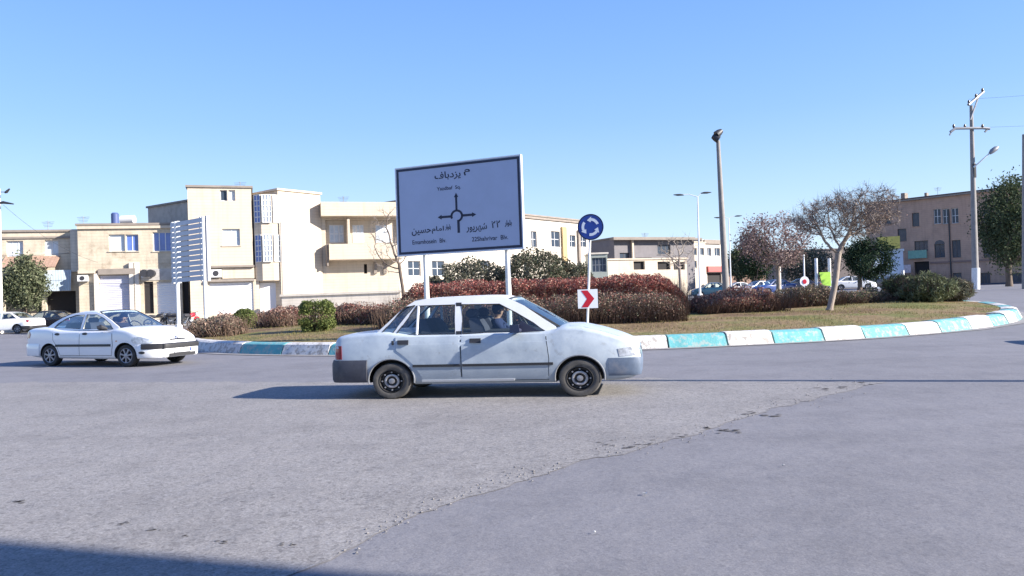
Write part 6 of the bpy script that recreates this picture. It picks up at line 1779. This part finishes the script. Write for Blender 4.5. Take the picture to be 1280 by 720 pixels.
# ---- raised pavement in front of the left houses
g = MB(); P = [(x, y) for x, y in ((-75, 55.6), (-2, 56.2), (-2, 70), (-75, 70))]
vs = []; nxx = 20
for i in range(nxx + 1):
    x = -75 + 73 * i / nxx
    for (y, dz) in ((54.0, -.2), (54.02, .13), (58, .13), (75, .13)): vs.append((x, y, gz(x, y) + dz))
g.add(vs, [(i * 4 + j, (i + 1) * 4 + j, (i + 1) * 4 + j + 1, i * 4 + j + 1) for i in range(nxx) for j in range(3)])
tag(g.build('pavement', mat('paving_pale', (.36, .34, .31), .9, .1, 2)), kind='structure')
# ---- distant tree line and low roofs closing the horizon
for (u0, u1, Y, h, lab) in ((735, 900, 170, 4, 'far line of trees behind the grey hall'),):
    g = MB()
    for k in range(9000):
        u = random.uniform(u0, u1); p = onland(u, Y + random.uniform(-5, 5)); z = random.random() * h * (1 + .5 * noise.noise((u * .08, 0, 0)))
        leaf_quads(g, [(p.x, p.y, p.z + z)], .25)
    tag(g.build('distant_trees', M_greyleaf), lab, 'trees', kind='stuff')
for (u, Y, wd, vt, lab) in ((-40, 110, 40, 300, 'x'),): pass

# ---- plain house behind the photographer's right shoulder: it throws the dark edge across the lower left
nb_ = thing('street_house', (24, -12, 0), 'plain concrete house outside the view, behind and right of the camera', 'building')
g = MB(); ca = math.cos(SUN_AZ); sa = math.sin(SUN_AZ)
E0 = Vector(gp(0, 676) + (0,)); E1 = Vector(gp(430, 722) + (0,))
corner = E0 + Vector((ca, sa, 0)) * 19.5
corner.x -= 14; g.box((corner.x, corner.y - 13, 0), (corner.x + 14, corner.y, 11)); g.build('wall', M_greyb, nb_)
g = MB(); g.box((corner.x - .1, corner.y - 13.1, 11.003), (corner.x + 14.1, corner.y + .02, 11.3)); g.build('roof', M_cream, nb_)
for i in range(4):
    for j in range(3):
        g = MB(); x0 = corner.x + 1 + i * 3.3; g.box((x0, corner.y + .003, 1 + j * 3.4), (x0 + 1.6, corner.y + .015, 2.6 + j * 3.4)); g.build('window', M_winglass, nb_)
# ---- roof clutter, cables and pipes
def antenna(u, Y, v0, v1, lab):
    p = at(u, v1, Y); q = at(u, v0, Y); o = thing('roof_antenna', p - Vector((0, 0, .4)), lab, 'antenna')
    g = MB(); g.tube([p - Vector((0, 0, .6)), q], .025, 6); g.build('mast', M_metal, o)
    g = MB(); h = (q - p).length
    for i in range(4): z = q.z - .1 - i * .12; w = .5 - i * .06; g.tube([(q.x - w, Y, z), (q.x + w, Y, z)], .012, 4)
    g.tube([(q.x, Y - .3, q.z - .1), (q.x, Y + .3, q.z - .1)], .015, 4); g.build('aerial', M_metal, o)
for (u, Y, v0, v1, lab) in ((60, 60, 276, 287, 'thin roof antenna on the pale brick shop house'), (104, 60, 270, 282, 'roof antenna left of the water tanks'), (429, 66, 245, 256, 'roof antenna above the balconies'), (300, 62, 227, 236, 'small antenna on the beige house roof'), (1116, 100, 236, 246, 'antenna at the left end of the brown roof'), (1172, 96, 234, 243, 'antenna on the middle of the brown roof'), (806, 98, 291, 298, 'antenna on the grey hall roof')): antenna(u, Y, v0, v1, lab)
def cable(p, q, sag, lab, r=.012):
    g = MB(); n = 20; p = Vector(p); q = Vector(q)
    g.tube([p.lerp(q, i / n) - Vector((0, 0, sag * 4 * (i / n) * (1 - i / n))) for i in range(n + 1)], r, 4); tag(g.build('cable', M_dark), lab, 'cable')
cable(at(4, 256, 51.8), at(122, 328, 56.2), .5, 'drooping cable from the left edge pole to the brick house')
cable(b1.P(.3, b1.z1 - 1.4, .08), b1.P(b1.L - .3, b1.z1 - 1.6, .08), .25, 'sagging cable along the pale brick shop house')
cable(b2.P(.5, 3.6, .1), b2.P(b2.L - .5, 3.5, .1), .12, 'cable along the brick house above its ledge')
